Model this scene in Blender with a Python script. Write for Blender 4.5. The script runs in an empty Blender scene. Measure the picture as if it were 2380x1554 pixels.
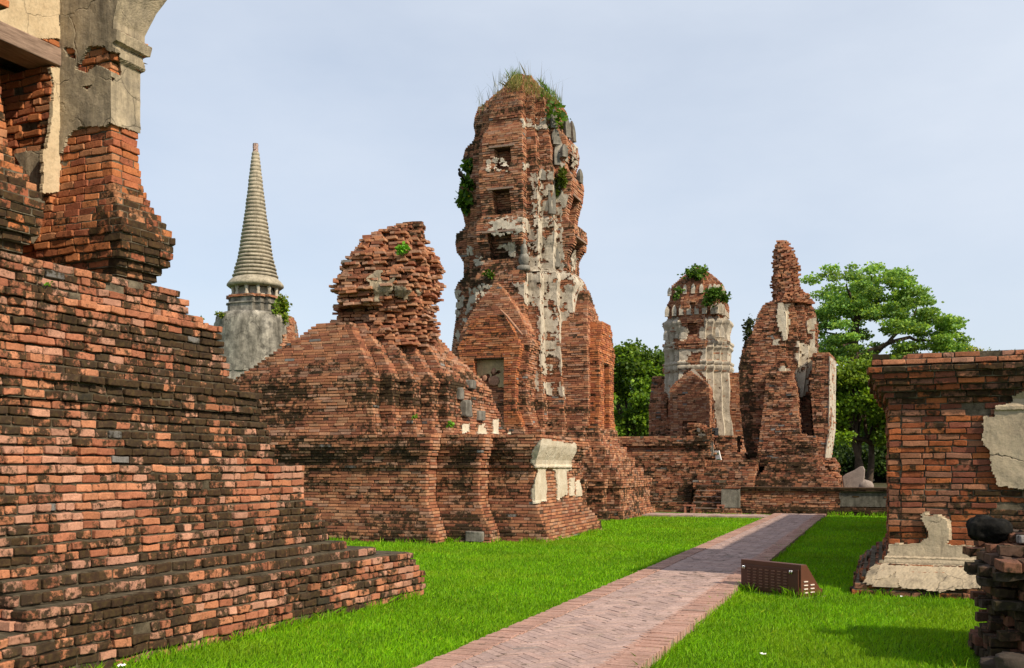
import bpy, math, random
import numpy as np

# ------------------------------------------------------------------ camera, sky, sun, exposure
C = bpy.context.scene.collection
SC = bpy.context.scene
F, CX, HZ, H = 2314., 1190., 1085., 1.6          # survey constants: focal length, centre, horizon (2380 px wide plan), eye height
YAW = math.radians(20.5)
FW = np.array([-math.sin(YAW), math.cos(YAW)])
RT = np.array([math.cos(YAW), math.sin(YAW)])

cam_d = bpy.data.cameras.new('camera')
cam = bpy.data.objects.new('camera', cam_d)
C.objects.link(cam)
cam.location = (0, 0, H)
cam.rotation_euler = (math.radians(90), 0, YAW)
cam_d.sensor_width = 36
cam_d.lens = 35
cam_d.shift_y = (HZ - 777.) / 2380.
cam_d.clip_start = 0.1
cam_d.clip_end = 3000
SC.camera = cam

SUN_EL, SUN_AZ = math.radians(38), math.radians(111)   # azimuth clockwise from +Y
sun_d = bpy.data.lights.new('sun', 'SUN')
sun = bpy.data.objects.new('sun', sun_d)
C.objects.link(sun)
sun_d.energy = 4.8
sun_d.angle = math.radians(1.2)
sun_d.color = (1.0, 0.87, 0.68)
sun.rotation_euler = (math.radians(90) - SUN_EL, 0, math.pi - SUN_AZ)
sun.location = (20, -5, 20)

world = bpy.data.worlds.new('World')
SC.world = world
world.use_nodes = True
wn = world.node_tree
wn.nodes.clear()
def wnode(t, **k):
    n = wn.nodes.new(t)
    for a, b in k.items(): setattr(n, a, b)
    return n
w_out = wnode('ShaderNodeOutputWorld')
w_bg = wnode('ShaderNodeBackground')
w_sky = wnode('ShaderNodeTexSky', sky_type='NISHITA', sun_disc=False, sun_elevation=SUN_EL, sun_rotation=SUN_AZ,
              air_density=1.0, dust_density=1.2, ozone_density=1.5)
w_tc = wnode('ShaderNodeTexCoord')
w_map = wnode('ShaderNodeMapping')
w_map.inputs['Scale'].default_value = (1.0, 1.0, 2.6)
w_map.inputs['Rotation'].default_value = (0.0, 0.35, 0.6)
w_n = wnode('ShaderNodeTexNoise')
w_n.inputs['Scale'].default_value = 1.6
w_n.inputs['Detail'].default_value = 7
w_n.inputs['Roughness'].default_value = 0.55
w_r = wnode('ShaderNodeMapRange')
w_r.inputs['From Min'].default_value = 0.35
w_r.inputs['From Max'].default_value = 0.75
w_r.inputs['To Min'].default_value = 0.55
w_r.inputs['To Max'].default_value = 0.90
w_mix = wnode('ShaderNodeMixRGB')
w_mix.inputs[2].default_value = (5.35, 5.8, 6.5, 1)       # thin bright cloud veil
w_bg.inputs['Strength'].default_value = 0.127
wl = wn.links.new
wl(w_tc.outputs['Generated'], w_map.inputs['Vector'])
wl(w_map.outputs[0], w_n.inputs['Vector'])
wl(w_n.outputs['Fac'], w_r.inputs['Value'])
wl(w_r.outputs[0], w_mix.inputs[0])
wl(w_sky.outputs[0], w_mix.inputs[1])
wl(w_mix.outputs[0], w_bg.inputs['Color'])
wl(w_bg.outputs[0], w_out.inputs['Surface'])

SC.view_settings.view_transform = 'Standard'
SC.view_settings.look = 'None'
SC.view_settings.gamma = 1.0
SC.view_settings.exposure = 0.22
SC.cycles.max_bounces = 6
SC.cycles.use_denoising = True

# ------------------------------------------------------------------ survey helpers (photo pixel + distance -> place)
def W(px, py, d):
    xc = (px - CX) / F * d
    p = xc * RT + d * FW
    return np.array([p[0], p[1], H - (py - HZ) / F * d])
def G(px, py, z=0.0):
    return W(px, py, (H - z) * F / (py - HZ))
def proj(P):
    P = np.asarray(P, float)
    d = P[..., :2] @ FW
    return CX + F * (P[..., :2] @ RT) / d, HZ - F * (P[..., 2] - H) / d
def zat(py, d): return H - (py - HZ) / F * d

def hash3(ix, iy, iz, s):
    h = (ix * 374761393 + iy * 668265263 + iz * 2147483647 + s * 1274126177) & 0xffffffff
    h = ((h ^ (h >> 13)) * 1274126177) & 0xffffffff
    h = (h ^ (h >> 16)) & 0xffff
    return h / 65535.0
def vnoise(P, scale=1.0, seed=0):
    P = np.asarray(P, float) * scale + 1000.3
    i = np.floor(P).astype(np.int64); f = P - i; f = f * f * (3 - 2 * f)
    r = 0
    for a in (0, 1):
        for b in (0, 1):
            for c in (0, 1):
                wgt = (f[..., 0] if a else 1 - f[..., 0]) * (f[..., 1] if b else 1 - f[..., 1]) * (f[..., 2] if c else 1 - f[..., 2])
                r = r + wgt * hash3(i[..., 0] + a, i[..., 1] + b, i[..., 2] + c, seed)
    return r
def fbm(P, scale=1.0, seed=0, o=3):
    r, a, t = 0, 1., 0
    for k in range(o):
        r = r + a * vnoise(P, scale * 2 ** k, seed + k); t += a; a *= .55
    return r / t

def inpoly(x, y, poly):
    x = np.asarray(x); y = np.asarray(y)
    r = np.zeros(np.broadcast(x, y).shape, bool)
    n = len(poly)
    for i in range(n):
        x0, y0 = poly[i]; x1, y1 = poly[(i + 1) % n]
        if y0 == y1: continue
        c = ((y0 > y) != (y1 > y)) & (x < (x1 - x0) * (y - y0) / (y1 - y0) + x0)
        r ^= c
    return r

# ------------------------------------------------------------------ materials
def new_mat(name):
    m = bpy.data.materials.new(name); m.use_nodes = True
    nt = m.node_tree; nt.nodes.clear()
    def N(t, inp=None, **k):
        n = nt.nodes.new(t)
        for a, b in k.items(): setattr(n, a, b)
        for a, b in (inp or {}).items():
            if hasattr(b, 'is_linked') or isinstance(b, bpy.types.NodeSocket): nt.links.new(b, n.inputs[a])
            else: n.inputs[a].default_value = b
        return n
    return m, N
def noise(N, pos, scale, detail=5, rough=.6):
    return N('ShaderNodeTexNoise', {'Vector': pos, 'Scale': scale, 'Detail': detail, 'Roughness': rough}).outputs['Fac']
def rng_map(N, v, a, b, c=0., d=1.):
    return N('ShaderNodeMapRange', {'Value': v, 'From Min': a, 'From Max': b, 'To Min': c, 'To Max': d}).outputs[0]
def math_(N, op, a, b):
    n = N('ShaderNodeMath', {0: a, 1: b}, operation=op); return n.outputs[0]
def mix(N, f, a, b, mode='MIX'):
    return N('ShaderNodeMixRGB', {0: f, 1: a, 2: b}, blend_type=mode).outputs[0]
def finish(N, col, rough, bump_h=None, strength=.4, dist=.01, spec=.2):
    inp = {'Base Color': col, 'Roughness': rough, 'Specular IOR Level': spec}
    if bump_h is not None:
        inp['Normal'] = N('ShaderNodeBump', {'Height': bump_h, 'Strength': strength, 'Distance': dist}).outputs[0]
    b = N('ShaderNodeBsdfPrincipled', inp)
    N('ShaderNodeOutputMaterial', {'Surface': b.outputs[0]})

def brick_mat(name, dark=(.020, .016, .010, 1), dark2=(.050, .038, .016, 1), sc=1.0, bump=.5, pale=.72):
    m, N = new_mat(name)
    pos = N('ShaderNodeNewGeometry').outputs['Position']
    at = N('ShaderNodeAttribute', attribute_name='col')
    c = at.outputs['Color']
    big = rng_map(N, noise(N, pos, 5 * sc, 4), .3, .7, .78, 1.18)
    fine = rng_map(N, noise(N, pos, 55 * sc, 6, .7), .25, .75, .62, 1.25)
    v = math_(N, 'MULTIPLY', big, fine)
    c = mix(N, 1.0, c, N('ShaderNodeCombineColor', {0: v, 1: v, 2: v}).outputs[0], 'MULTIPLY')
    pl = rng_map(N, noise(N, pos, 19 * sc, 6, .75), pale, pale + .07, 0, .75)
    c = mix(N, pl, c, (.40, .36, .28, 1))
    n = rng_map(N, noise(N, pos, 10 * sc, 9, .72), .28, .72)
    th = math_(N, 'SUBTRACT', 1.0, at.outputs['Alpha'])
    s = math_(N, 'ADD', math_(N, 'MULTIPLY', math_(N, 'SUBTRACT', n, th), 4.5), .5)
    s = N('ShaderNodeClamp', {0: s}).outputs[0]
    dk = mix(N, rng_map(N, noise(N, pos, 21 * sc, 5), .42, .68), dark, dark2)
    c = mix(N, math_(N, 'MULTIPLY', s, .94), c, dk)
    hgt = math_(N, 'ADD', noise(N, pos, 38 * sc, 8, .72), math_(N, 'MULTIPLY', n, .3))
    finish(N, c, .95, hgt, bump, .012, .12)
    return m
def mortar_mat(name, a, b, sc=1.0):
    m, N = new_mat(name)
    pos = N('ShaderNodeNewGeometry').outputs['Position']
    f = rng_map(N, noise(N, pos, 7 * sc, 8, .7), .35, .65)
    c = mix(N, f, a, b)
    finish(N, c, .97, noise(N, pos, 45 * sc, 6, .7), .7, .015, .1)
    return m
def stucco_mat(name, a, b, stain=(.05, .045, .035, 1), amt=.55, crack=.5, streak=1.0, under=(.33, .13, .06, 1), und=.80):
    m, N = new_mat(name)
    pos = N('ShaderNodeNewGeometry').outputs['Position']
    c = mix(N, rng_map(N, noise(N, pos, 3.2, 7, .65), .35, .65), a, b)
    st = N('ShaderNodeMapping', {'Vector': pos, 'Scale': (5.0, 5.0, .9)}).outputs[0]
    s1 = rng_map(N, noise(N, st, streak, 8, .72), .74 - amt * .45, .84 - amt * .2, 0, .85)
    s2 = rng_map(N, noise(N, pos, 22, 9, .82), .47, .72, 0, .75)
    c = mix(N, s1, c, stain)
    c = mix(N, math_(N, 'MULTIPLY', s2, .6), c, stain)
    vo = N('ShaderNodeTexVoronoi', {'Vector': N('ShaderNodeMixRGB', {0: .18, 1: pos, 2: N('ShaderNodeTexNoise', {'Vector': pos, 'Scale': 4.0, 'Detail': 4}).outputs['Color']}).outputs[0], 'Scale': 1.9}, feature='DISTANCE_TO_EDGE').outputs['Distance']
    cr = rng_map(N, vo, 0.0, .014, crack, 0)
    cr = math_(N, 'MULTIPLY', cr, rng_map(N, noise(N, pos, 1.1, 2), .42, .6))
    c = mix(N, cr, c, (.03, .025, .02, 1))
    ub = rng_map(N, noise(N, pos, 6.5, 7, .75), und, und + .04)
    c = mix(N, ub, c, under)
    h = math_(N, 'SUBTRACT', math_(N, 'ADD', math_(N, 'MULTIPLY', noise(N, pos, 30, 8, .7), .6), noise(N, pos, 5, 4)), math_(N, 'MULTIPLY', cr, 1.5))
    finish(N, c, .93, h, .6, .02, .15)
    return m
def leaf_mat(name, trans=.35):
    m, N = new_mat(name)
    c = N('ShaderNodeAttribute', attribute_name='col').outputs['Color']
    d = N('ShaderNodeBsdfPrincipled', {'Base Color': c, 'Roughness': .55, 'Specular IOR Level': .25})
    t = N('ShaderNodeBsdfTranslucent', {'Color': mix(N, 1.0, c, (1.5, 1.45, .6, 1), 'MULTIPLY')})
    x = N('ShaderNodeMixShader', {0: trans, 1: d.outputs[0], 2: t.outputs[0]})
    N('ShaderNodeOutputMaterial', {'Surface': x.outputs[0]})
    return m
def plain_mat(name, col, rough=.6, metal=0., nsc=8., var=.2, bump=.15, spec=.3):
    m, N = new_mat(name)
    pos = N('ShaderNodeNewGeometry').outputs['Position']
    k = rng_map(N, noise(N, pos, nsc, 6, .65), .3, .7, 1 - var, 1 + var)
    c = mix(N, 1.0, (*col, 1), N('ShaderNodeCombineColor', {0: k, 1: k, 2: k}).outputs[0], 'MULTIPLY')
    b = {'Base Color': c, 'Roughness': rough, 'Metallic': metal, 'Specular IOR Level': spec,
         'Normal': N('ShaderNodeBump', {'Height': noise(N, pos, nsc * 5, 6), 'Strength': bump, 'Distance': .01}).outputs[0]}
    p = N('ShaderNodeBsdfPrincipled', b)
    N('ShaderNodeOutputMaterial', {'Surface': p.outputs[0]})
    return m

M = {}
M['brick'] = brick_mat('old_brick')
M['brick_far'] = brick_mat('old_brick_far', sc=.55, bump=.35, pale=.622)
M['brick_mid'] = brick_mat('old_brick_mid', sc=.75, bump=.45, pale=.67)
M['paver'] = brick_mat('path_brick', dark=(.10, .075, .06, 1), dark2=(.16, .12, .09, 1), sc=.8, bump=.3, pale=.66)
M['mortar'] = mortar_mat('old_mortar', (.20, .165, .115, 1), (.045, .036, .024, 1))
M['mortar_stained'] = mortar_mat('stained_mortar', (.13, .105, .07, 1), (.030, .024, .015, 1))
M['mortar_dark'] = mortar_mat('dark_mortar', (.15, .085, .055, 1), (.035, .026, .018, 1), .6)
M['soil'] = mortar_mat('leaf_litter_soil', (.09, .07, .04, 1), (.035, .04, .014, 1), .4)
M['sand'] = mortar_mat('path_sand', (.37, .285, .235, 1), (.23, .175, .14, 1))
M['stucco'] = stucco_mat('weathered_stucco', (.46, .37, .25, 1), (.28, .23, .165, 1), amt=.68)
M['stucco_beige'] = stucco_mat('beige_stucco', (.47, .385, .27, 1), (.36, .29, .205, 1), amt=.42, crack=.9)
M['stucco_ochre'] = stucco_mat('ochre_stucco', (.50, .38, .20, 1), (.34, .255, .14, 1), amt=.35, crack=.4)
M['stucco_clean'] = stucco_mat('cream_stucco', (.60, .48, .32, 1), (.50, .38, .24, 1), amt=.06, crack=.35, und=.9)
M['stucco_white'] = stucco_mat('white_stucco', (.64, .57, .45, 1), (.48, .40, .29, 1), amt=.32, und=.70)
M['stucco_pale'] = stucco_mat('pale_stucco', (.56, .495, .40, 1), (.38, .325, .25, 1), amt=.48, und=.66)
M['stucco_grey'] = stucco_mat('grey_stucco', (.34, .315, .27, 1), (.20, .185, .155, 1), amt=.75, und=.86)
M['stucco_spire'] = stucco_mat('mould_streaked_stucco', (.46, .40, .30, 1), (.26, .225, .165, 1), amt=.5, crack=.3, und=.97, streak=1.4)
M['stucco_blotch'] = stucco_mat('blotched_stucco', (.50, .46, .385, 1), (.15, .14, .12, 1), amt=.88, crack=.9, und=.95, streak=.55)
M['stone'] = stucco_mat('grey_stone', (.27, .25, .215, 1), (.13, .12, .10, 1), amt=.75, und=.97, crack=.25)
M['darkrubble'] = stucco_mat('dark_rubble', (.10, .065, .05, 1), (.05, .04, .032, 1), amt=.6, und=.7)
M['stucco_black'] = stucco_mat('blackened_stucco', (.20, .185, .155, 1), (.07, .065, .055, 1), amt=.8, und=.8)
M['pinkstone'] = stucco_mat('pale_pink_stone', (.31, .25, .215, 1), (.22, .175, .15, 1), amt=.45, und=.97, crack=.2)
M['blackstone'] = stucco_mat('blackened_stone', (.006, .0055, .005, 1), (.004, .004, .0035, 1), amt=.5, und=.99, crack=.1)
M['leaf'] = leaf_mat('leaves')
M['blade'] = leaf_mat('grass_blades', .3)
M['scar'] = plain_mat('worn_pink_brick', (.34, .185, .12), .95, 0, 14, .4, .6, .1)
M['bark'] = plain_mat('bark', (.075, .055, .04), .95, 0, 6, .4, .6, .1)
def wood_mat():
    m, N = new_mat('weathered_wood')
    pos = N('ShaderNodeMapping', {'Vector': N('ShaderNodeNewGeometry').outputs['Position'], 'Scale': (14., 1.6, 14.), 'Rotation': (0., 0., .07)}).outputs[0]
    n = noise(N, pos, 2.2, 8, .7)
    c = mix(N, rng_map(N, n, .35, .68), (.34, .235, .18, 1), (.15, .10, .075, 1))
    finish(N, c, .88, n, .6, .015, .12)
    return m
M['wood'] = wood_mat()

# ------------------------------------------------------------------ mesh collecting
class Acc:
    def __init__(s): s.v = []; s.f = []; s.col = []; s.n = 0; s.mats = []
    def mi(s, m):
        if m not in s.mats: s.mats.append(m)
        return s.mats.index(m)
    def add(s, v, faces, mat, col=(1, 1, 1, 0), smooth=False):
        """faces: int array (M,k) or list of index lists"""
        v = np.asarray(v, float).reshape(-1, 3)
        if len(v) == 0: return
        c = np.asarray(col, float)
        if c.ndim == 1: c = np.tile(c, (len(v), 1))
        s.v.append(v); s.col.append(c)
        k = s.mi(mat)
        if isinstance(faces, np.ndarray): s.f.append((faces + s.n, k, smooth))
        else:
            by = {}
            for q in faces: by.setdefault(len(q), []).append(q)
            for q in by.values(): s.f.append((np.array(q, int) + s.n, k, smooth))
        s.n += len(v)
    def build(s, name, parent=None, loc=None):
        if s.n == 0: return None
        V = np.concatenate(s.v)
        if parent is not None:
            q = parent
            while q is not None: V = V - np.array(q.location); q = q.parent
        elif loc is not None: V = V - np.asarray(loc, float)
        me = bpy.data.meshes.new(name)
        me.vertices.add(len(V)); me.vertices.foreach_set('co', V.astype(np.float32).ravel())
        nl = sum(f.size for f, _, _ in s.f); nf = sum(len(f) for f, _, _ in s.f)
        me.loops.add(nl); me.polygons.add(nf)
        me.loops.foreach_set('vertex_index', np.concatenate([f.ravel() for f, _, _ in s.f]).astype(np.int32))
        tot = np.concatenate([np.full(len(f), f.shape[1]) for f, _, _ in s.f])
        me.polygons.foreach_set('loop_start', np.concatenate([[0], np.cumsum(tot)[:-1]]).astype(np.int32))
        me.polygons.foreach_set('material_index', np.concatenate([np.full(len(f), k) for f, k, _ in s.f]).astype(np.int32))
        me.polygons.foreach_set('use_smooth', np.concatenate([np.full(len(f), sm) for f, _, sm in s.f]).astype(bool))
        for m in s.mats: me.materials.append(m)
        a = me.color_attributes.new('col', 'FLOAT_COLOR', 'POINT')
        a.data.foreach_set('color', np.concatenate(s.col).astype(np.float32).ravel())
        me.update(calc_edges=True); me.validate()
        o = bpy.data.objects.new(name, me); C.objects.link(o)
        if parent is not None: o.parent = parent
        elif loc is not None: o.location = loc
        return o

def tag(o, label, cat, group=None, kind=None):
    if label: o['label'] = label
    if cat: o['category'] = cat
    if group: o['group'] = group
    if kind: o['kind'] = kind
    return o
def thing(name, label, cat, loc, group=None):
    o = bpy.data.objects.new(name, None); C.objects.link(o)
    o.location = tuple(float(a) for a in loc); o.empty_display_size = .3
    return tag(o, label, cat, group)
def structure(o): o['kind'] = 'structure'; return o

# ------------------------------------------------------------------ bricks
PAL = {
 'pink':   [(.48, .205, .11), (.42, .17, .088), (.36, .14, .078), (.42, .215, .145), (.31, .115, .064), (.46, .235, .155)],
 'orange': [(.48, .178, .072), (.43, .148, .058), (.37, .125, .058), (.45, .20, .10), (.32, .105, .055)],
 'rust':   [(.44, .200, .106), (.39, .165, .086), (.33, .134, .075), (.45, .235, .135), (.28, .11, .064), (.40, .225, .15)],
 'deep':   [(.33, .10, .038), (.27, .082, .036), (.33, .145, .08), (.22, .075, .045), (.36, .118, .042), (.26, .12, .075)],
 'dark':   [(.16, .075, .048), (.21, .095, .06), (.11, .065, .045), (.08, .06, .048)],
 'path':   [(.46, .33, .285), (.43, .31, .27), (.45, .30, .25), (.41, .30, .27), (.48, .345, .29)],
}
def grid_template(xs, ys, zs):
    """surface of a box as codes: each coordinate (sign, inset flag)"""
    nx, ny, nz = len(xs), len(ys), len(zs)
    idx = {}; V = []
    def vid(i, j, k):
        if (i, j, k) not in idx: idx[(i, j, k)] = len(V); V.append((xs[i], ys[j], zs[k]))
        return idx[(i, j, k)]
    Fc = []
    for j in range(ny - 1):
        for i in range(nx - 1):
            Fc.append([vid(i, j, nz - 1), vid(i + 1, j, nz - 1), vid(i + 1, j + 1, nz - 1), vid(i, j + 1, nz - 1)])
            Fc.append([vid(i, j, 0), vid(i, j + 1, 0), vid(i + 1, j + 1, 0), vid(i + 1, j, 0)])
    for k in range(nz - 1):
        for i in range(nx - 1):
            Fc.append([vid(i, ny - 1, k), vid(i, ny - 1, k + 1), vid(i + 1, ny - 1, k + 1), vid(i + 1, ny - 1, k)])
            Fc.append([vid(i, 0, k), vid(i + 1, 0, k), vid(i + 1, 0, k + 1), vid(i, 0, k + 1)])
    for k in range(nz - 1):
        for j in range(ny - 1):
            Fc.append([vid(0, j, k), vid(0, j, k + 1), vid(0, j + 1, k + 1), vid(0, j + 1, k)])
            Fc.append([vid(nx - 1, j, k), vid(nx - 1, j + 1, k), vid(nx - 1, j + 1, k + 1), vid(nx - 1, j, k + 1)])
    return np.array(V, float), np.array(Fc, int)   # V[...,axis] = (sign, inset, scale)
A_, B_, O_ = (-1, 0), (-1, 1), (0, 0)
P_, Q_ = (1, 0), (1, 1)
TMPL = {
 0: grid_template([A_, B_, (-.4, 0), (.4, 0), Q_, P_], [A_, B_, (0, 0), P_], [A_, B_, Q_, P_]),
 1: grid_template([A_, B_, Q_, P_], [A_, B_, P_], [A_, B_, Q_, P_]),
 2: grid_template([A_, P_], [A_, P_], [A_, P_]),
}
class Bricks:
    def __init__(s): s.r = []
    def add(s, x, y, z, hx, hy, hz, ang, col, tx=0., ty=0.): s.r.append((x, y, z, hx, hy, hz, ang, *col, tx, ty))
    def emit(s, acc, mat, lod, rad=.006, seed=1, rough=1.0):
        if not s.r: return
        r = np.array(s.r); rg = np.random.RandomState(seed)
        T, Fc = TMPL[lod]
        n, k = len(r), len(T)
        hs = r[:, 3:6]
        if lod < 2:
            rr = np.minimum(rad * .62 * rg.uniform(.6, 1.6, (n, 1)), hs.min(1, keepdims=True) * .8)
            sg = T[None, :, :, 0]; ins = T[None, :, :, 1]
            p = sg * hs[:, None, :] - np.sign(sg) * ins * rr[:, None, :]
            q = np.clip(p, -(hs[:, None, :] - rr[:, None, :]), hs[:, None, :] - rr[:, None, :])
            d = p - q; L = np.linalg.norm(d, axis=2, keepdims=True); L[L < 1e-9] = 1
            on = np.linalg.norm(p - q, axis=2, keepdims=True) > 1e-9
            p = np.where(on, q + d / L * rr[:, None, :], p)
        else:
            p = T[None, :, :, 0] * hs[:, None, :]
            p = p + rg.uniform(-1, 1, (n, k, 3)) * .0045 * rough
        p[:, :, 2] += r[:, 11:12] * p[:, :, 0] + r[:, 12:13] * p[:, :, 1]
        ca, sa = np.cos(r[:, 6])[:, None], np.sin(r[:, 6])[:, None]
        w = np.empty_like(p)
        w[:, :, 0] = r[:, 0:1] + ca * p[:, :, 0] - sa * p[:, :, 1]
        w[:, :, 1] = r[:, 1:2] + sa * p[:, :, 0] + ca * p[:, :, 1]
        w[:, :, 2] = r[:, 2:3] + p[:, :, 2]
        if lod == 0:
            for a in range(3):
                w[:, :, a] += (vnoise(w, 11, 7 + a) - .5) * .014 * rough + (vnoise(w, 37, 17 + a) - .5) * .010 * rough
        elif lod == 1:
            for a in range(3): w[:, :, a] += (vnoise(w, 13, 7 + a) - .5) * .011 * rough
        cc = np.repeat(r[:, 7:11], k, axis=0)
        ff = (Fc[None] + (np.arange(n) * k)[:, None, None]).reshape(-1, 4)
        acc.add(w.reshape(-1, 3), ff, mat, cc, smooth=False)

def offset(poly, o):
    P = np.asarray(poly, float)
    e = np.roll(P, -1, 0) - P
    L = np.linalg.norm(e, axis=1, keepdims=True); L[L < 1e-9] = 1e-9
    e = e / L
    n = np.stack([e[:, 1], -e[:, 0]], 1)
    n0 = np.roll(n, 1, 0)
    m = n + n0
    den = np.maximum(1 + (n * n0).sum(1, keepdims=True), .25)
    return P + m / den * o
def area2(P):
    x, y = P[:, 0], P[:, 1]
    return (x * np.roll(y, -1) - np.roll(x, -1) * y).sum()
def prism(acc, P, z0, z1, mat, col=(1, 1, 1, 0)):
    P = np.asarray(P, float); n = len(P)
    v = np.concatenate([np.c_[P, np.full(n, z0)], np.c_[P, np.full(n, z1)]])
    f = [[i, (i + 1) % n, n + (i + 1) % n, n + i] for i in range(n)]
    f += [list(range(n, 2 * n)), list(range(n - 1, -1, -1))]
    acc.add(v, f, mat, col)

def colours(kind, P, rg, seed=0):
    pal = np.array(PAL[kind]); n = len(P)
    c = pal[rg.randint(0, len(pal), n)]
    c = c * rg.uniform(.82, 1.15, (n, 1))
    grey = rg.rand(n) < .008
    c[grey] = np.array([.23, .215, .20]) * rg.uniform(.6, 1.2, (grey.sum(), 1))
    return c

def masonry(acc, polyfn, z0, z1, ch=.075, bl=.22, kind='rust', stain=None, lod=2, gap=.008, depth=.13, jo=.006, miss=.004,
            seed=1, tilt=.008, core=.018, mat=None, cmat=None, keep=None, rad=.009, cull=-.25, wob=0.0, rough=1.0, cj=None, vgap=None):
    rg = np.random.RandomState(seed); rd = random.Random(seed)
    mat = mat or M['brick_far']; cmat = cmat or M['mortar_dark']
    n = max(1, int(round((z1 - z0) / ch))); ch = (z1 - z0) / n
    raw = []
    for k in range(n):
        zb = z0 + k * ch; zc = zb + ch / 2
        P = np.asarray(polyfn(zc, k), float)
        if area2(P) < 0: P = P[::-1]
        if abs(area2(P)) < .01: continue
        prism(acc, offset(P, -core), zb, zb + ch - .001, cmat)
        N_ = len(P)
        E = np.roll(P, -1, 0) - P; L = np.linalg.norm(E, axis=1)
        cjit = rd.gauss(0, max(jo * .5, .005) if cj is None else cj)
        Ue = E / np.maximum(L, 1e-9)[:, None]; Md = P + E / 2
        vis = (Ue[:, 1] * -Md[:, 0] - Ue[:, 0] * -Md[:, 1]) / np.hypot(Md[:, 0], Md[:, 1]) >= cull
        for i in range(N_):
            if L[i] < .04: continue
            e = E[i] / L[i]; nr = np.array([e[1], -e[0]])
            mid = (P[i] + P[(i + 1) % N_]) / 2
            if nr @ (-mid) / np.hypot(*mid) < cull: continue
            ep = E[i - 1] / max(L[i - 1], 1e-9); en = E[(i + 1) % N_] / max(L[(i + 1) % N_], 1e-9)
            cvA = ep[0] * e[1] - ep[1] * e[0] > .3; cvB = e[0] * en[1] - e[1] * en[0] > .3
            D = min(depth, max(L[i] * .9, .05))
            sA = D if (cvA and k % 2 and L[i] > 2.4 * D and L[i - 1] > 1.2 * D and vis[i - 1]) else 0.
            sB = L[i] - (D if (cvB and k % 2 == 0 and L[i] > 2.4 * D and L[(i + 1) % N_] > 1.2 * D and vis[(i + 1) % N_]) else 0.)
            ang = math.atan2(e[1], e[0])
            s = sA
            first = bl * (rd.uniform(.9, 1.1) if k % 2 else rd.uniform(.45, .6))
            while s < sB - .004:
                l = first if s == sA else bl * (rd.uniform(.85, 1.15) if rd.random() > .14 else rd.uniform(.48, .62))
                if sB - s - l < bl * .28: l = sB - s
                o = max(rd.gauss(0, jo) + cjit, -core * .55)
                m = rd.random()
                if m < miss: o -= rd.uniform(.02, depth * .8)
                cx, cy = P[i] + e * (s + l / 2) + nr * (o - D / 2)
                raw.append((cx, cy, zc + rd.uniform(-.0025, .0025), (l - gap) / 2, D / 2, (ch - (gap if vgap is None else vgap)) / 2 * rd.uniform(.94, 1.04), ang, rd.gauss(0, tilt), rd.gauss(0, tilt)))
                s += l
    if not raw: return
    R = np.array(raw)
    if keep is not None:
        R = R[keep(R[:, 0], R[:, 1], R[:, 2])]
    put_bricks(acc, R, kind, stain, lod, mat, rad, seed, rg, rough)
def put_bricks(acc, R, kind, stain, lod, mat, rad, seed, rg, rough=1.0):
    if len(R) == 0: return
    Pn = R[:, :3]
    c = colours(kind, Pn, rg)
    st = stain(Pn) if stain is not None else .18 + .3 * (fbm(Pn, .9, 5) - .3)
    st = np.clip(st + rg.normal(0, .16 if lod == 0 else .07, len(R)) + (0 if lod == 0 else .42 * (vnoise(Pn * [.8, .8, 11.], 1., 91) - .5)), 0, 1)
    B = Bricks()
    B.r = np.c_[R[:, :7], c, st, R[:, 7:9]].tolist()
    B.emit(acc, mat, lod, rad, seed, rough)
def rubble(acc, polyfn, z0, z1, ch=.065, bl=.22, bw=.12, kind='rust', stain=None, lod=1, shell=.4, jo=.02, miss=.06, seed=1,
           mat=None, cmat=None, ang=0., rad=.008, tilt=.03, rough=1.0, inner=.22):
    """broken masonry: whole bricks laid on a lattice wherever the eroded outline still holds them"""
    rg = np.random.RandomState(seed); rd = random.Random(seed)
    mat = mat or M['brick_far']; cmat = cmat or M['mortar_dark']
    n = max(1, int(round((z1 - z0) / ch))); ch = (z1 - z0) / n
    ca, sa = math.cos(ang), math.sin(ang)
    raw = []
    for k in range(n):
        zb = z0 + k * ch; zc = zb + ch / 2
        P = np.asarray(polyfn(zc, k), float)
        if area2(P) < 0: P = P[::-1]
        c0 = P.mean(0)
        r = max(np.linalg.norm(P - c0, axis=1).mean(), 1e-3)
        if r > inner * 1.6: prism(acc, c0 + (P - c0) * (1 - inner / r), zb, zb + ch - .001, cmat)
        Q = np.c_[(P[:, 0] * ca + P[:, 1] * sa), (-P[:, 0] * sa + P[:, 1] * ca)]
        q0 = Q.mean(0); Qi = q0 + (Q - q0) * max(0, 1 - shell / r)
        lx, ly = (bl, bw) if k % 3 != 1 else (bw, bl)
        x0, x1, y0, y1 = Q[:, 0].min(), Q[:, 0].max(), Q[:, 1].min(), Q[:, 1].max()
        ys = np.arange(y0 - rd.random() * ly, y1 + ly, ly)
        for y in ys:
            xs = np.arange(x0 - rd.random() * lx, x1 + lx, lx)
            yy = np.full(len(xs), y + ly / 2)
            ok = inpoly(xs + lx / 2, yy, Q) & ~inpoly(xs + lx / 2, yy, Qi)
            for x in xs[ok]:
                if rd.random() < miss: continue
                qx, qy = x + lx / 2 + rd.gauss(0, jo), y + ly / 2 + rd.gauss(0, jo)
                raw.append((qx * ca - qy * sa, qx * sa + qy * ca, zc + rd.uniform(-.003, .003), (lx - .008) / 2 * rd.uniform(.9, 1.06), (ly - .006) / 2 * rd.uniform(.9, 1.06),
                            (ch - .006) / 2 * rd.uniform(.9, 1.04), ang + rd.gauss(0, .05), rd.gauss(0, tilt), rd.gauss(0, tilt)))
    if raw: put_bricks(acc, np.array(raw), kind, stain, lod, mat, rad, seed, rg, rough)

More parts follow.
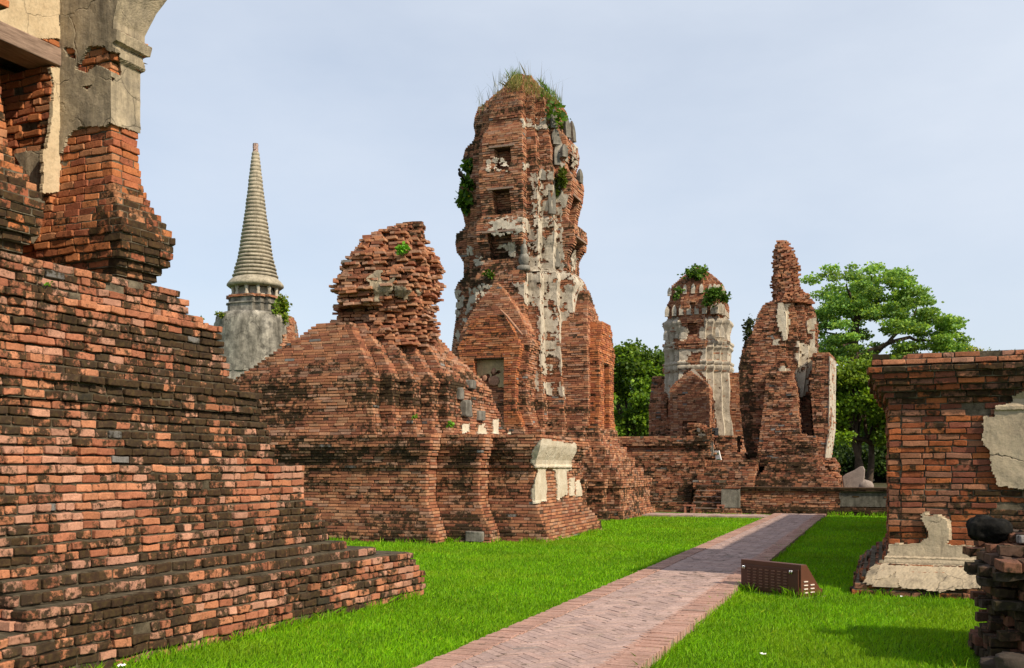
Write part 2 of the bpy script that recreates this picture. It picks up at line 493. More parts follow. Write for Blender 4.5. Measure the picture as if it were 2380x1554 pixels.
# ------------------------------------------------------------------ stucco shells that still cling to the masonry
def stucco(acc, polyfn, z0, z1, mask, mat, off=.022, thick=.03, cell=.04, edges=None, seed=3, lump=.012):
    nz = max(2, int((z1 - z0) / cell)); zs = np.linspace(z0, z1, nz + 1)
    Po = [offset(polyfn(z, 0), off) for z in zs]; Pi = [offset(polyfn(z, 0), off - thick) for z in zs]
    n = len(Po[0]); rg = np.random.RandomState(seed)
    for i in range(n):
        if edges is not None and i not in edges: continue
        j = (i + 1) % n
        A = np.array([p[i] for p in Po]); B = np.array([p[j] for p in Po])
        Ai = np.array([p[i] for p in Pi]); Bi = np.array([p[j] for p in Pi])
        L = np.linalg.norm(B - A, axis=1).mean()
        if L < .02: continue
        e = (B - A).mean(0); e /= np.linalg.norm(e); nr = np.array([e[1], -e[0]])
        mid = (A + B).mean(0) / 2
        if nr @ (-mid) / np.hypot(*mid) < -.2: continue
        nx = max(1, int(L / cell)); t = np.linspace(0, 1, nx + 1)
        jt = np.zeros((nz + 1, nx + 1)); jz = np.zeros_like(jt)
        jt[:, 1:-1] = rg.uniform(-.3, .3, (nz + 1, max(nx - 1, 0))) / nx
        jz[1:-1, :] = (rg.uniform(-.3, .3, (nz - 1, 1)) if nx < 2 else rg.uniform(-.3, .3, (nz - 1, nx + 1))) * (z1 - z0) / nz
        if nx >= 2: jz[:, 0] = 0; jz[:, -1] = 0
        T = t[None] + jt
        XY = A[:, None] * (1 - T[..., None]) + B[:, None] * T[..., None]
        XI = Ai[:, None] * (1 - T[..., None]) + Bi[:, None] * T[..., None]
        Z = zs[:, None] + jz
        Vo = np.concatenate([XY, Z[..., None]], 2); Vi = np.concatenate([XI, Z[..., None]], 2)
        ln = (fbm(Vo, 4, seed) - .5) * lump * 2
        Vo[..., 0] += nr[0] * ln; Vo[..., 1] += nr[1] * ln
        cen = (Vo[:-1, :-1] + Vo[1:, 1:] + Vo[:-1, 1:] + Vo[1:, :-1]) / 4
        K = mask(cen)
        if not K.any(): continue
        idx = np.arange((nz + 1) * (nx + 1)).reshape(nz + 1, nx + 1); off_i = idx.size
        kz, kx = np.nonzero(K)
        fo = np.stack([idx[kz, kx], idx[kz, kx + 1], idx[kz + 1, kx + 1], idx[kz + 1, kx]], 1)
        Kp = np.pad(K, 1)
        rim = []
        for (dz, dx, a, b) in ((-1, 0, (0, 0), (0, 1)), (1, 0, (1, 1), (1, 0)), (0, -1, (1, 0), (0, 0)), (0, 1, (0, 1), (1, 1))):
            mk = K & ~Kp[1 + dz:1 + dz + K.shape[0], 1 + dx:1 + dx + K.shape[1]]
            z_, x_ = np.nonzero(mk)
            p, q = idx[z_ + a[0], x_ + a[1]], idx[z_ + b[0], x_ + b[1]]
            rim.append(np.stack([q, p, p + off_i, q + off_i], 1))
        acc.add(np.concatenate([Vo.reshape(-1, 3), Vi.reshape(-1, 3)]), np.concatenate([fo] + rim), mat, smooth=False)
def pmask(polys, wob=10., sc=5., seed=4, minus=(), thr=None, tsc=3.):
    """mask from surveyed outlines (photo pixels), with a ragged border"""
    def f(P):
        x, y = proj(P)
        x = x + (fbm(P, sc, seed) - .5) * 2 * wob; y = y + (fbm(P, sc, seed + 9) - .5) * 2 * wob
        r = np.zeros(x.shape, bool)
        for p in polys: r |= inpoly(x, y, p)
        for p in minus: r &= ~inpoly(x, y, p)
        if thr is not None: r &= fbm(P, tsc, seed + 20) > thr
        return r
    return f
def nmask(thr, sc=2.5, seed=4, zr=None):
    def f(P):
        r = fbm(P, sc, seed) > thr
        if zr: r &= (P[..., 2] > zr[0]) & (P[..., 2] < zr[1])
        return r
    return f

def redent(ws, cx, cy, sy=1.0):
    """square plan whose corners step back; ws = growing half widths"""
    q = []
    n = len(ws)
    for i in range(n):
        q.append((ws[i], -ws[n - 1 - i]))
        if i < n - 1: q.append((ws[i], -ws[n - 2 - i]))
    P = []
    for k in range(4):
        c, s = [(1, 0), (0, 1), (-1, 0), (0, -1)][k]
        for x, y in q: P.append((cx + c * x - s * y, cy + (s * x + c * y) * sy))
    return np.array(P)
def box_pts(c, ex, ey, ez):
    c, ex, ey, ez = map(np.asarray, (c, ex, ey, ez))
    v = [c + a * ex + b * ey + d * ez for d in (-1, 1) for b in (-1, 1) for a in (-1, 1)]
    f = [[0, 2, 3, 1], [4, 5, 7, 6], [0, 1, 5, 4], [2, 6, 7, 3], [0, 4, 6, 2], [1, 3, 7, 5]]
    return np.array(v), f
def bevel(o, w=.01, seg=2):
    m = o.modifiers.new('bevel', 'BEVEL'); m.width = w; m.segments = seg; m.limit_method = 'ANGLE'
    return o
def lumpy(acc, c, r, mat, seed=0, nu=18, nv=12, amp=.25, sq=1.0):
    """irregular rounded stone"""
    c = np.asarray(c, float); r = np.asarray(r, float)
    th = np.linspace(0, 2 * np.pi, nu, endpoint=False); ph = np.linspace(-np.pi / 2, np.pi / 2, nv)
    TH, PH = np.meshgrid(th, ph)
    D = np.stack([np.cos(PH) * np.cos(TH), np.cos(PH) * np.sin(TH), np.sin(PH)], 2)
    if sq != 1.0: D = np.sign(D) * np.abs(D) ** sq
    k = 1 + (fbm(D, 1.6, seed) - .5) * 2 * amp + (fbm(D, 5, seed + 3) - .5) * amp * .6
    V = c + D * r * k[..., None]
    idx = np.arange(nu * nv).reshape(nv, nu)
    f = np.stack([idx[:-1], np.roll(idx, -1, 1)[:-1], np.roll(idx, -1, 1)[1:], idx[1:]], 2).reshape(-1, 4)
    acc.add(V.reshape(-1, 3), f, mat, smooth=True)
def lathe(acc, cx, cy, prof, mat, seg=48, smooth=True, jit=0., seed=0, col=(1, 1, 1, 0)):
    prof = np.asarray(prof, float); n = len(prof)
    th = np.linspace(0, 2 * np.pi, seg, endpoint=False)
    r = prof[:, 0:1] * np.ones((1, seg))
    V = np.stack([cx + r * np.cos(th), cy + r * np.sin(th), prof[:, 1:2] * np.ones((1, seg))], 2)
    if jit:
        k = 1 + (fbm(V, 3, seed) - .5) * jit
        V[..., 0] = cx + (V[..., 0] - cx) * k; V[..., 1] = cy + (V[..., 1] - cy) * k
    idx = np.arange(n * seg).reshape(n, seg)
    f = np.stack([idx[:-1], np.roll(idx, -1, 1)[:-1], np.roll(idx, -1, 1)[1:], idx[1:]], 2).reshape(-1, 4)
    acc.add(V.reshape(-1, 3), f, mat, col, smooth=smooth)
def tube(acc, pts, rad, mat, sides=8, col=(1, 1, 1, 0)):
    pts = np.asarray(pts, float); n = len(pts)
    rad = np.asarray(rad, float) * np.ones(n)
    t = np.gradient(pts, axis=0); t /= np.linalg.norm(t, axis=1, keepdims=True) + 1e-9
    ref = np.where(np.abs(t[:, 2:3]) > .9, np.array([[1., 0, 0]]), np.array([[0, 0, 1.]]))
    a = np.cross(t, ref); a /= np.linalg.norm(a, axis=1, keepdims=True) + 1e-9
    b = np.cross(t, a)
    th = np.linspace(0, 2 * np.pi, sides, endpoint=False)
    V = pts[:, None] + rad[:, None, None] * (a[:, None] * np.cos(th)[None, :, None] + b[:, None] * np.sin(th)[None, :, None])
    idx = np.arange(n * sides).reshape(n, sides)
    f = np.stack([idx[:-1], idx[1:], np.roll(idx, -1, 1)[1:], np.roll(idx, -1, 1)[:-1]], 2).reshape(-1, 4)
    acc.add(V.reshape(-1, 3), f, mat, col, smooth=True)

# ------------------------------------------------------------------ leaves and grass
def leaves(acc, P, size, cols, rg, flat=.5, mat=None, aspect=.45):
    P = np.asarray(P, float); n = len(P)
    if n == 0: return
    d = rg.normal(0, 1, (n, 3)); d[:, 2] = d[:, 2] * flat - .15; d /= np.linalg.norm(d, axis=1, keepdims=True)
    u = rg.normal(0, 1, (n, 3)); u -= (u * d).sum(1, keepdims=True) * d; u /= np.linalg.norm(u, axis=1, keepdims=True)
    s = size * rg.uniform(.6, 1.3, (n, 1))
    v = np.stack([P, P + d * s * .5 + u * s * aspect, P + d * s, P + d * s * .5 - u * s * aspect], 1)
    f = np.arange(4 * n).reshape(n, 4)
    c = np.asarray(cols, float)
    c = np.c_[c, np.ones(len(c))] if c.shape[1] == 3 else c
    acc.add(v.reshape(-1, 3), f, mat or M['leaf'], np.repeat(c, 4, 0))
def leafcols(n, rg, base, P=None, sc=.5, seed=0):
    base = np.array(base); k = rg.uniform(.7, 1.3, (n, 1))
    c = base[rg.randint(0, len(base), n)] * k
    if P is not None: c = c * (.6 + .8 * fbm(P, sc, seed))[:, None]
    return c
def blades(acc, P, h, w, cols, rg, lean=.35, mat=None):
    P = np.asarray(P, float); n = len(P)
    a = rg.uniform(0, 2 * np.pi, n); h = h * rg.uniform(.55, 1.3, n); w = np.ones(n) * w
    side = np.stack([np.cos(a), np.sin(a), np.zeros(n)], 1)
    b = a + rg.uniform(.8, 2.3, n); ln = np.minimum(np.abs(rg.normal(0, lean, n)), 1.1)
    dv = np.stack([np.cos(b) * ln, np.sin(b) * ln, np.ones(n)], 1)
    mid = P + dv * (h * .55)[:, None]
    tip = P + dv * h[:, None] * np.array([1.5, 1.5, 1.])
    v = np.stack([P - side * w[:, None] / 2, P + side * w[:, None] / 2, mid + side * w[:, None] * .35, tip, mid - side * w[:, None] * .35], 1)
    f = np.arange(5 * n).reshape(n, 5)
    c = np.c_[cols, np.ones(n)]
    acc.add(v.reshape(-1, 3), f, mat or M['blade'], np.repeat(c, 5, 0))
def shrub(name, label, loc, r, n, size, base, seed, cat='shrub', stems=7, flower=0, flat=.6, group=None, droop=0.):
    rg = np.random.RandomState(seed); loc = np.asarray(loc, float); r = np.asarray(r, float)
    t = thing(name, label, cat, loc - [0, 0, r[2]], group)
    a = Acc(); b = Acc()
    for k in range(stems):
        d = rg.normal(0, 1, 3); d[2] = abs(d[2]) - droop; e = loc + d / np.linalg.norm(d) * r * .8
        s0 = loc - [0, 0, r[2] * .85]
        tube(a, [s0, (s0 + e) / 2 + rg.normal(0, .1, 3) * r, e], [.012, .009, .004], M['bark'], 5)
    cl = rg.normal(0, 1, (max(6, n // 60), 3)); cl /= np.linalg.norm(cl, axis=1, keepdims=True); cl *= rg.uniform(.35, 1, (len(cl), 1))
    P = cl[rg.randint(0, len(cl), n)] + rg.normal(0, .2, (n, 3))
    P = loc + P * r * .9
    leaves(b, P, size, leafcols(n, rg, base, P, 3., seed), rg, flat)
    if flower:
        Q = P[rg.randint(0, n, flower)]
        leaves(b, Q + [0, 0, .02], size * .6, np.tile([[.65, .5, .02]], (flower, 1)), rg, 1.)
    a.build('stem', t); b.build('foliage', t)
    return t

def XY(px, Y):
    """place on the vertical plane world-Y = Y seen at photo column px: (X, distance)"""
    k = (px - CX) / F; d = Y / (.35021 * k + .93667)
    return (.93667 * k - .35021) * d, d
def YX(px, X):
    """place on the plane world-X = X: (Y, distance)"""
    k = (px - CX) / F; d = X / (.93667 * k - .35021)
    return (.93667 + .35021 * k) * d, d
def cropc(sc, x0, y0): return lambda pts: [(x0 + sc * a, y0 + sc * b) for a, b in pts]
def stn(base, amp=.6, sc=.9, seed=5, bands=None, topz=None):
    def f(P):
        r = base + amp * (fbm(P * [1, 1, 1.8], sc, seed) - .5)
        if bands is not None: r = r + np.interp(P[:, 2], [b[0] for b in bands], [b[1] for b in bands])
        return r
    return f
def front(polyfn, px, py, d0, out=.0, it=3):
    """place on the near face of a masonry outline seen at photo pixel (px, py)"""
    d = d0; k = (px - CX) / F; r = k * RT + FW
    for _ in range(it):
        P = np.asarray(polyfn(zat(py, d), 0), float); Q = np.roll(P, -1, 0); e = Q - P
        den = r[0] * e[:, 1] - r[1] * e[:, 0]; den = np.where(np.abs(den) < 1e-9, 1e-9, den)
        t = (P[:, 0] * e[:, 1] - P[:, 1] * e[:, 0]) / den
        s_ = (P[:, 0] * r[1] - P[:, 1] * r[0]) / den
        ok = (s_ >= 0) & (s_ <= 1) & (t > 0)
        d = t[ok].min() if ok.any() else d0
    return W(px, py, d - out)
def interp(z, tab, c=1): return float(np.interp(z, [t[0] for t in tab], [t[c] for t in tab]))

# ================================================================== GROUND AND PATH
def lawn_mat():
    m, N = new_mat('lawn_soil')
    pos = N('ShaderNodeNewGeometry').outputs['Position']
    c = mix(N, rng_map(N, noise(N, pos, 1.4, 6), .35, .65), (.06, .145, .004, 1), (.10, .22, .005, 1))
    c = mix(N, rng_map(N, noise(N, pos, 60, 4, .8), .4, .7), c, (.02, .05, .006, 1))
    finish(N, c, .95, noise(N, pos, 90, 5, .8), .9, .03, .05)
    return m
a = Acc()
a.add([(-700, -40, 0), (700, -40, 0), (700, 1400, 0), (-700, 1400, 0)], [[0, 1, 2, 3]], lawn_mat())
structure(a.build('lawn'))

PL, PR, PY0, PY1, PZ = -3.34, -1.74, 4.2, 33.4, .08
a = Acc(); rg = np.random.RandomState(2)
prism(a, [(PL + .01, PY0), (PR - .01, PY0), (PR - .01, PY1), (PL + .01, PY1)], -.02, PZ - .008, M['sand'])
B = Bricks(); w, nn = .082, 3
c45 = math.sqrt(.5); U0 = -int((PY1 + 4) / w); rows = []
for i in range(-60, 480):
    for j in range(-300, 340):
        r = (i - j) % (2 * nn)
        if r == 0: cx, cy, an = (i + nn / 2) * w, (j + .5) * w, 0
        elif r == 2 * nn - 1: cx, cy, an = (i + .5) * w, (j + nn / 2) * w, math.pi / 2
        else: continue
        X = (cx - cy) * c45 - 2.54; Y = (cx + cy) * c45
        if PL + .18 < X < PR - .18 and PY0 < Y < PY1: rows.append((X, Y, an + math.pi / 4))
for X, Y, an in rows: B.r.append((X, Y, PZ - .034 + rg.normal(0, .0018), nn * w / 2 - .0025, w / 2 - .0022, .03, an, 0, 0, 0, 0, rg.normal(0, .006), rg.normal(0, .006)))
for xe in (PL + .125, PR - .125):
    for Y in np.arange(PY0, PY1, .079):
        B.r.append((xe + rg.normal(0, .006), Y, PZ - .038 + rg.normal(0, .003), .122 + rg.normal(0, .003), .0355, .042, 0, 0, 0, 0, 0, rg.normal(0, .01), rg.normal(0, .012)))
R = np.array(B.r); col = colours('path', R[:, :3], rg)
shade = .86 + .28 * fbm(R[:, :3], .5, 3)
bord = np.abs(R[:, 0] - (PL + PR) / 2) > .55
col = col.mean(0) * .5 + col * .5; col = col * shade[:, None] * [.97, .96, .97]; col[bord] *= np.array([1.0, .86, .78])
R[:, 7:10] = col; R[:, 10] = np.clip(.22 + .5 * (fbm(R[:, :3], .9, 8) - .45) + rg.normal(0, .05, len(R)), 0, .8)
B.r = R.tolist(); B.emit(a, M['paver'], 1, .004, 5, .3)
structure(a.build('path'))
a = Acc(); B = Bricks()                              # cross path along the foot of the terrace
prism(a, [(-11.2, 31.2), (PL - .01, 31.2), (PL - .01, 32.6), (-11.2, 32.6)], -.02, PZ - .02, M['sand'])
for Y in np.arange(31.25, 32.6, .12):
    for X in np.arange(-11.1 + rg.rand() * .1, PL - .1, .24):
        B.r.append((X, Y, PZ - .04 + rg.normal(0, .003), .116, .057, .03, 0, *(np.array(PAL['path'][rg.randint(5)]) * rg.uniform(.8, 1.15)), .2, 0, 0))
B.emit(a, M['paver'], 2, .006, 5, .5)
structure(a.build('cross_path'))

# ================================================================== RUINED TEMPLE ON THE LEFT
LC = np.array([-5.3211, 11.1862]); LU = np.array([.07183, .99742]); LV = np.array([.99742, -.07183])
def lt(v, u): return LC + v * LV + u * LU
def lt_u(px, v):
    k = (px - CX) / F; Bp = LC + v * LV
    t = -(Bp @ RT - k * (Bp @ FW)) / (LU @ RT - k * (LU @ FW)); return t, (Bp + t * LU) @ FW
temple = thing('ruined_temple', 'huge stepped brick temple base in the left foreground with a stuccoed doorway pilaster on top', 'temple ruin', (*lt(-3, -3), 0))
tab = []
for px, py, v in [(990, 1385, 0), (988, 1330, 0), (964, 1309, -.03), (956, 1283, -.06), (823, 1279, -.28), (823, 1276, -.28), (811, 1272, -.30), (810, 1257, -.32),
                  (766, 1255, -.50), (765, 1215, -.50), (750, 1200, -.54), (727, 1166, -.6), (712, 1161, -.66), (710, 1082, -.68), (644, 1077, -.84), (638, 1030, -.86),
                  (620, 983, -.94), (597, 973, -1.0), (597, 966, -1.0), (612, 957, -.92), (612, 916, -.92), (543, 900, -1.1), (542, 879, -1.1), (536, 864, -1.14), (524, 840, -1.17), (518, 800, -1.2),
                  (513, 759, -1.22)]:
    u_, d_ = lt_u(px, v); tab.append((zat(py, d_), v, u_))
for i in range(1, len(tab)):
    if tab[i][0] <= tab[i - 1][0]: tab[i] = (tab[i - 1][0] + .004, tab[i][1], tab[i][2])
ZT = tab[-1][0]
def lt_poly(z, k=0):
    v, u = interp(z, tab, 1), interp(z, tab, 2)
    if .42 < z < tab[7][0]:
        return [lt(-6, -5.72), lt(v, -5.72), lt(v, u), lt(-6, u)]
    if .70 < z < 1.62:
        return [lt(-6, -8), lt(v + .06, -8), lt(v + .06, -5.02), lt(v, -5.02), lt(v, u), lt(-6, u)]
    return [lt(-6, -8), lt(v, -8), lt(v, u), lt(-6, u)]
lt_st = stn(.56, 1.1, 1.0, 5, [(0, -.02), (.5, .02), (.75, .06), (1.3, -.06), (1.6, -.02), (1.75, .04), (1.9, .10), (2.35, .14), (2.5, .02), (2.62, -.18), (2.72, -.1), (2.8, .08), (2.95, .02), (3.05, -.25), (3.5, -.22)])
def lt_keep(x, y, z):
    P = np.c_[x, y, z]
    u = (P[:, :2] - LC) @ LU
    hole = (np.abs(u + 3.45) < .10) & (np.abs(z - 2.29) < .06)
    return ~hole
a = Acc()
zb = [0, tab[3][0], tab[7][0], tab[13][0], ZT]
for q in range(4):
    masonry(a, lt_poly, zb[q] + (.002 if q else 0), zb[q + 1], .079, .185, 'pink', lt_st, 0, .012, .17, .011, .003, 11 + q, .014, .034, M['brick'], M['mortar_stained'], None, .013, cj=.013, vgap=.017)
a.build('stepped_base', temple)
# broken top courses that step down to the far end
a = Acc()
steps = [(460, 745), (427, 731), (427, 700), (407, 690), (407, 664), (393, 660)]
z = ZT
for i, (px, py) in enumerate(steps[:4]):
    u_, d_ = lt_u(px + 8, -1.3)
    z1 = z + .075
    masonry(a, lambda zz, k, u_=u_: [lt(-4.5, -8), lt(-1.27, -8), lt(-1.27, u_), lt(-4.5, u_)], z + .001, z1, .075, .21, 'pink', stn(.42, .8, 1.0, 5), 0, .012, .17, .010, .04, 21 + i, .015, .026, M['brick'], M['mortar'], None, .012)
    z = z1
ZP = z
a.build('broken_top_course', temple)
fl = [(0, .13), (.14, .2), (.28, .31), (.5, .36), (.56, .35), (.72, .24), (.9, .12), (1.1, .06), (1.4, .03), (1.75, 0), (9, 0)]
def pil_poly(u0, u1):
    def f(z, k=0):
        o = interp(z - ZP, fl)
        if z > 5.66:
            o2 = interp(z, [(5.66, 0), (5.70, .05), (5.77, .055), (5.775, .02), (5.83, .02), (5.84, .07), (5.95, .085), (5.96, .03), (6.05, .03), (6.3, .11), (6.5, .20), (7.2, .30)])
            return np.array([lt(-2.55, u0), lt(-1.70, u0), lt(-1.70 + o2, u0), lt(-1.70 + o2, u1 + o2), lt(-2.55, u1 + o2)])
        return np.array([lt(-2.55, u0 - o * .55), lt(-1.70, u0 - o * .55), lt(-1.70 + max(o, .0004), u0 - o * .55), lt(-1.70 + max(o, .0004), u1 + o * .55), lt(-2.55, u1 + o * .55)])
    return f
def pil_brick(u0, u1):
    g = pil_poly(u0, u1)
    return lambda z, k: g(z)[[0, 2, 3, 4]]
c1 = cropc(.4467, 0, 0)
pil_st = lambda P: np.clip(.14 + .55 * (fbm(P, 1.2, 5) - .4) + np.interp(P[:, 2], [3.3, 3.6, 4.2, 4.7], [.12, .2, .12, 0]) + np.clip(((P[:, :2] - LC) @ LV + 1.78) * 1.0, -.1, .26) * (P[:, 2] < 4.9), 0, .85)
def pil_keep(u0):
    return None
for nm, u0, u1, sd in (('pilaster', -3.38, -3.05, 31), ('pilaster', -4.98, -4.64, 35)):
    a = Acc()
    masonry(a, pil_brick(u0, u1), ZP + .001, 7.3, .078, .21, 'orange', pil_st, 0, .011, .14, .008, .008, sd, .012, .014, M['brick'], M['mortar'], None, .012)
    p = a.build(nm, temple)
    if u0 > -4:
        b = Acc()
        m1 = pmask([c1([(280, -90), (1000, -90), (1000, 200), (760, 330), (730, 700), (690, 682), (640, 665), (565, 632), (545, 655), (400, 665), (345, 720), (318, 790), (280, 800)])], 5, 9, 3,
                   minus=[c1([(385, 362), (455, 245), (542, 233), (560, 262), (620, 280), (632, 395), (560, 365), (500, 345), (450, 385)]), c1([(330, 247), (390, 250), (397, 312), (350, 300)]), c1([(415, 452), (480, 440), (455, 468)]), c1([(575, 400), (600, 405), (590, 425)])])
        stucco(b, pil_poly(u0, u1), ZP + 1.0, 7.28, m1, M['stucco'], .03, .05, .013, None, 3, .012)
        b.build('stucco', temple)
a = Acc()
o_st = stn(.16, .5, 1.2, 5)
LB, LTp = 5.71, 5.90
for sd, (u0, u1, v0, v1, z0, z1) in enumerate([(-3.5, -2.5, -3.3, -2.4, ZP + .001, LB), (-9, -4.5, -3.3, -2.4, ZP + .001, LB), (-9, -2.5, -3.3, -2.402, LTp, 7.3)]):
    masonry(a, lambda z, k, q=(u0, u1, v0, v1): [lt(q[2], q[0]), lt(q[3], q[0]), lt(q[3], q[1]), lt(q[2], q[1])], z0, z1, .078, .22, 'orange', o_st, 0, .013, .14, .012, .01, 41 + sd, .016, .022, M['brick'], M['mortar'], None, .013)
masonry(a, lambda z, k: [lt(-3.7, -9), lt(-3.34, -9), lt(-3.34, -2.4), lt(-3.7, -2.4)], ZP + .001, 7.3, .078, .22, 'orange', o_st, 1, .013, .14, .012, .01, 49, .016, .022, M['brick'], M['mortar'])
a.build('door_wall', temple)
b = Acc()
wl_poly = lambda z, k=0: np.array([lt(-3.3, -9), lt(-2.4, -9), lt(-2.4, -3.5), lt(-2.4, -2.5), lt(-3.3, -2.5)])
m2 = pmask([c1([(-60, -90), (310, -90), (310, 205), (250, 200), (200, 205), (130, 172), (65, 142), (-60, 90)]), c1([(262, 350), (312, 355), (312, 770), (330, 950), (335, 1000), (225, 1010), (225, 780), (250, 770), (272, 600), (283, 450)])], 4, 9, 6)
stucco(b, wl_poly, ZP + .3, 7.28, m2, M['stucco_clean'], .025, .045, .013, None, 5, .008)
rv_poly = lambda z, k=0: np.array([lt(-3.2, -3.5 - interp(z, [(3.3, .12), (4.0, .06), (4.4, 0), (9, 0)])), lt(-2.4, -3.5 - interp(z, [(3.3, .12), (4.0, .06), (4.4, 0), (9, 0)])), lt(-2.4, -3.0), lt(-3.2, -3.0)])
m3 = pmask([c1([(70, 800), (130, 785), (228, 785), (222, 1000), (215, 1120), (200, 1230), (175, 1265), (140, 1262), (165, 1150), (160, 1000), (110, 880)])], 4, 9, 6)
stucco(b, rv_poly, ZP + .1, 5.2, m3, M['stucco'], .03, .05, .013, [0], 6, .008)
b.build('stucco', temple)
a = Acc()
cc_ = (lt(-2.55, -3.95)); v_, f_ = box_pts((*cc_, (LB + LTp) / 2), (*(LU * .575), 0), (*(LV * .19), 0), (0, 0, (LTp - LB) / 2 - .004))
a.add(v_, f_, M['wood']); bevel(a.build('lintel', temple), .012)

# ================================================================== RUINED CHEDI IN THE MIDDLE
chedi = thing('ruined_chedi', 'squat ruined brick chedi of two stepped tiers with a crumbling lump of bricks on top', 'chedi ruin', (-10.8, 21.7, 0))
CC0 = np.array([(-13.6, 19.1), (-9.08, 19.1), (-9.08, 19.6), (-8.09, 19.6), (-8.09, 20.15), (-7.03, 20.15), (-7.03, 23.6), (-8.09, 23.6), (-8.09, 24.1), (-13.6, 24.1)])
prof = [(0, .44), (.27, .43), (.28, .36), (.36, .34), (.62, .14), (.66, .12), (.74, .10), (.76, .03), (.84, .02), (.86, 0), (1.55, 0), (1.56, .05), (1.63, .05), (1.64, .02), (1.74, .04), (1.9, .12), (2.05, .18), (2.29, .20)]
cc_low = lambda z, k=0: offset(CC0, interp(z, prof))
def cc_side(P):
    """the right flanks of the redents carry less stain than their fronts"""
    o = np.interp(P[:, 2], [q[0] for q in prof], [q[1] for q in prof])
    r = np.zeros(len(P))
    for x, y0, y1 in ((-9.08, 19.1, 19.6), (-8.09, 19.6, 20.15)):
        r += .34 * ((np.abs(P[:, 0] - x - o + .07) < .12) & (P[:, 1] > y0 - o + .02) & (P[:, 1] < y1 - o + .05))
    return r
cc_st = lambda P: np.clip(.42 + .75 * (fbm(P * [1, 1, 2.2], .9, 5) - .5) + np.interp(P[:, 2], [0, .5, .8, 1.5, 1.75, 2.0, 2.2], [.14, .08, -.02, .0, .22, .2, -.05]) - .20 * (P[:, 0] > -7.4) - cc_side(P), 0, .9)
a = Acc()
masonry(a, cc_low, 0, 2.28, .0655, .27, 'rust', cc_st, 1, .012, .13, .009, .006, 51, .008, .022, M['brick_mid'], M['mortar_dark'], None, .007)
a.build('lower_tier', chedi)
def ribs(pxs, y0, dy, xl, yb):
    P = [(xl, y0)]
    for i, p in enumerate(pxs):
        x = XY(p, y0 + dy * i)[0]; P += [(x, y0 + dy * i), (x, y0 + dy * (i + 1) if i < len(pxs) - 1 else yb)]
    return np.array(P + [(xl, yb)])
UA = ribs([865, 913, 962, 1005, 1042], 19.2, .36, -14.1, 24.3)
UB = ribs([812, 846, 888, 926, 968], 20.1, .33, -12.3, 22.6)
def cc_up(z, k=0):
    t = min(max((z - 3.55) / (4.95 - 3.55), 0), 1);     P = UA * (1 - t) + UB * t
    yb = interp(z, [(2.5, 24.5), (3.0, 23.7), (3.55, 23.2), (4.95, 22.2)])
    P[-2, 1] = P[-1, 1] = yb
    P = offset(P, interp(z, [(2.28, .12), (2.42, .12), (2.44, .02), (2.8, 0), (5, 0)]))
    if k: P = P + (fbm(np.c_[P, np.full(len(P), z * 3)], 1.0, 33)[:, None] - .5) * .10
    return P
a = Acc()
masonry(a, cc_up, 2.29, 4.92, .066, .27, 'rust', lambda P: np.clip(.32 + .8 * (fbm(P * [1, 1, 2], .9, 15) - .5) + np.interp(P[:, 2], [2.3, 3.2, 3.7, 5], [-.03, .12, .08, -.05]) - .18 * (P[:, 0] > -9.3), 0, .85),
        1, .012, .15, .010, .010, 55, .012, .022, M['brick_mid'], M['mortar_dark'], None, .007)
a.build('upper_tier', chedi)
HS = [(800, 768, 1016), (765, 772, 1015), (735, 778, 1012), (700, 786, 1016), (670, 788, 1022), (655, 787, 1033), (640, 791, 1031), (612, 797, 1024), (598, 806, 1014), (580, 826, 1004), (572, 832, 992), (556, 850, 986), (542, 880, 984), (532, 900, 982), (524, 928, 988), (519, 950, 980)]
HY, HD = 21.9, 23.9
hp = {}
def head_poly(z, k=0):
    y = HZ - (z - H) * F / HD
    l = np.interp(-y, [-h[0] for h in HS], [h[1] for h in HS]); r = np.interp(-y, [-h[0] for h in HS], [h[2] for h in HS])
    jl = (vnoise(np.array([0.3, 9.1, z]), 3.2, 41) - .5) * 14 + (vnoise(np.array([0.3, 9.1, z]), 9, 42) - .5) * 10 + 9; jr = (vnoise(np.array([5.3, 9.1, z]), 3.2, 43) - .5) * 14 + (vnoise(np.array([5.3, 9.1, z]), 9, 44) - .5) * 10 - 6
    l += jl; r += jr
    c = W((l + r) / 2, 0, HD)[:2]; rx = (r - l) / 2 * HD / F; ry = min(rx * .9, 1.0) if y > 570 else rx * .9
    th = np.linspace(0, 2 * np.pi, 20, endpoint=False)
    e = np.stack([np.sign(np.cos(th)) * np.abs(np.cos(th)) ** .7, np.sign(np.sin(th)) * np.abs(np.sin(th)) ** .7], 1)
    Pn = np.c_[e * 1.3, np.full(20, z * 1.2)]
    nz_ = 1 + (fbm(Pn, 1.7, 71) - .5) * .5 + (vnoise(Pn, 3.7, 75) - .5) * .14
    nz_ = np.where(e @ np.array([0, 1.]) > -.2, 1, nz_)
    if 728 < y < 782: nz_ = np.where((e[:, 0] < -.3) & (e[:, 0] > -.9) & (e[:, 1] < -.1), .62, nz_)
    return c + (e[:, :1] * rx * RT + e[:, 1:] * ry * FW) * nz_[:, None]
a = Acc()
rubble(a, head_poly, zat(815, HD), zat(519, HD), .066, .27, .15, 'rust', lambda P: np.clip(.14 + .5 * (fbm(P, 1.3, 9) - .4) + .1 * (P[:, 2] > 6), 0, .8), 1, .55, .028, .05, 61, M['brick_mid'], M['mortar_dark'], math.radians(6), .008, .05)
a.build('crumbling_crown', chedi)
c2 = cropc(.2127, 743.8, 495.8)
b = Acc()
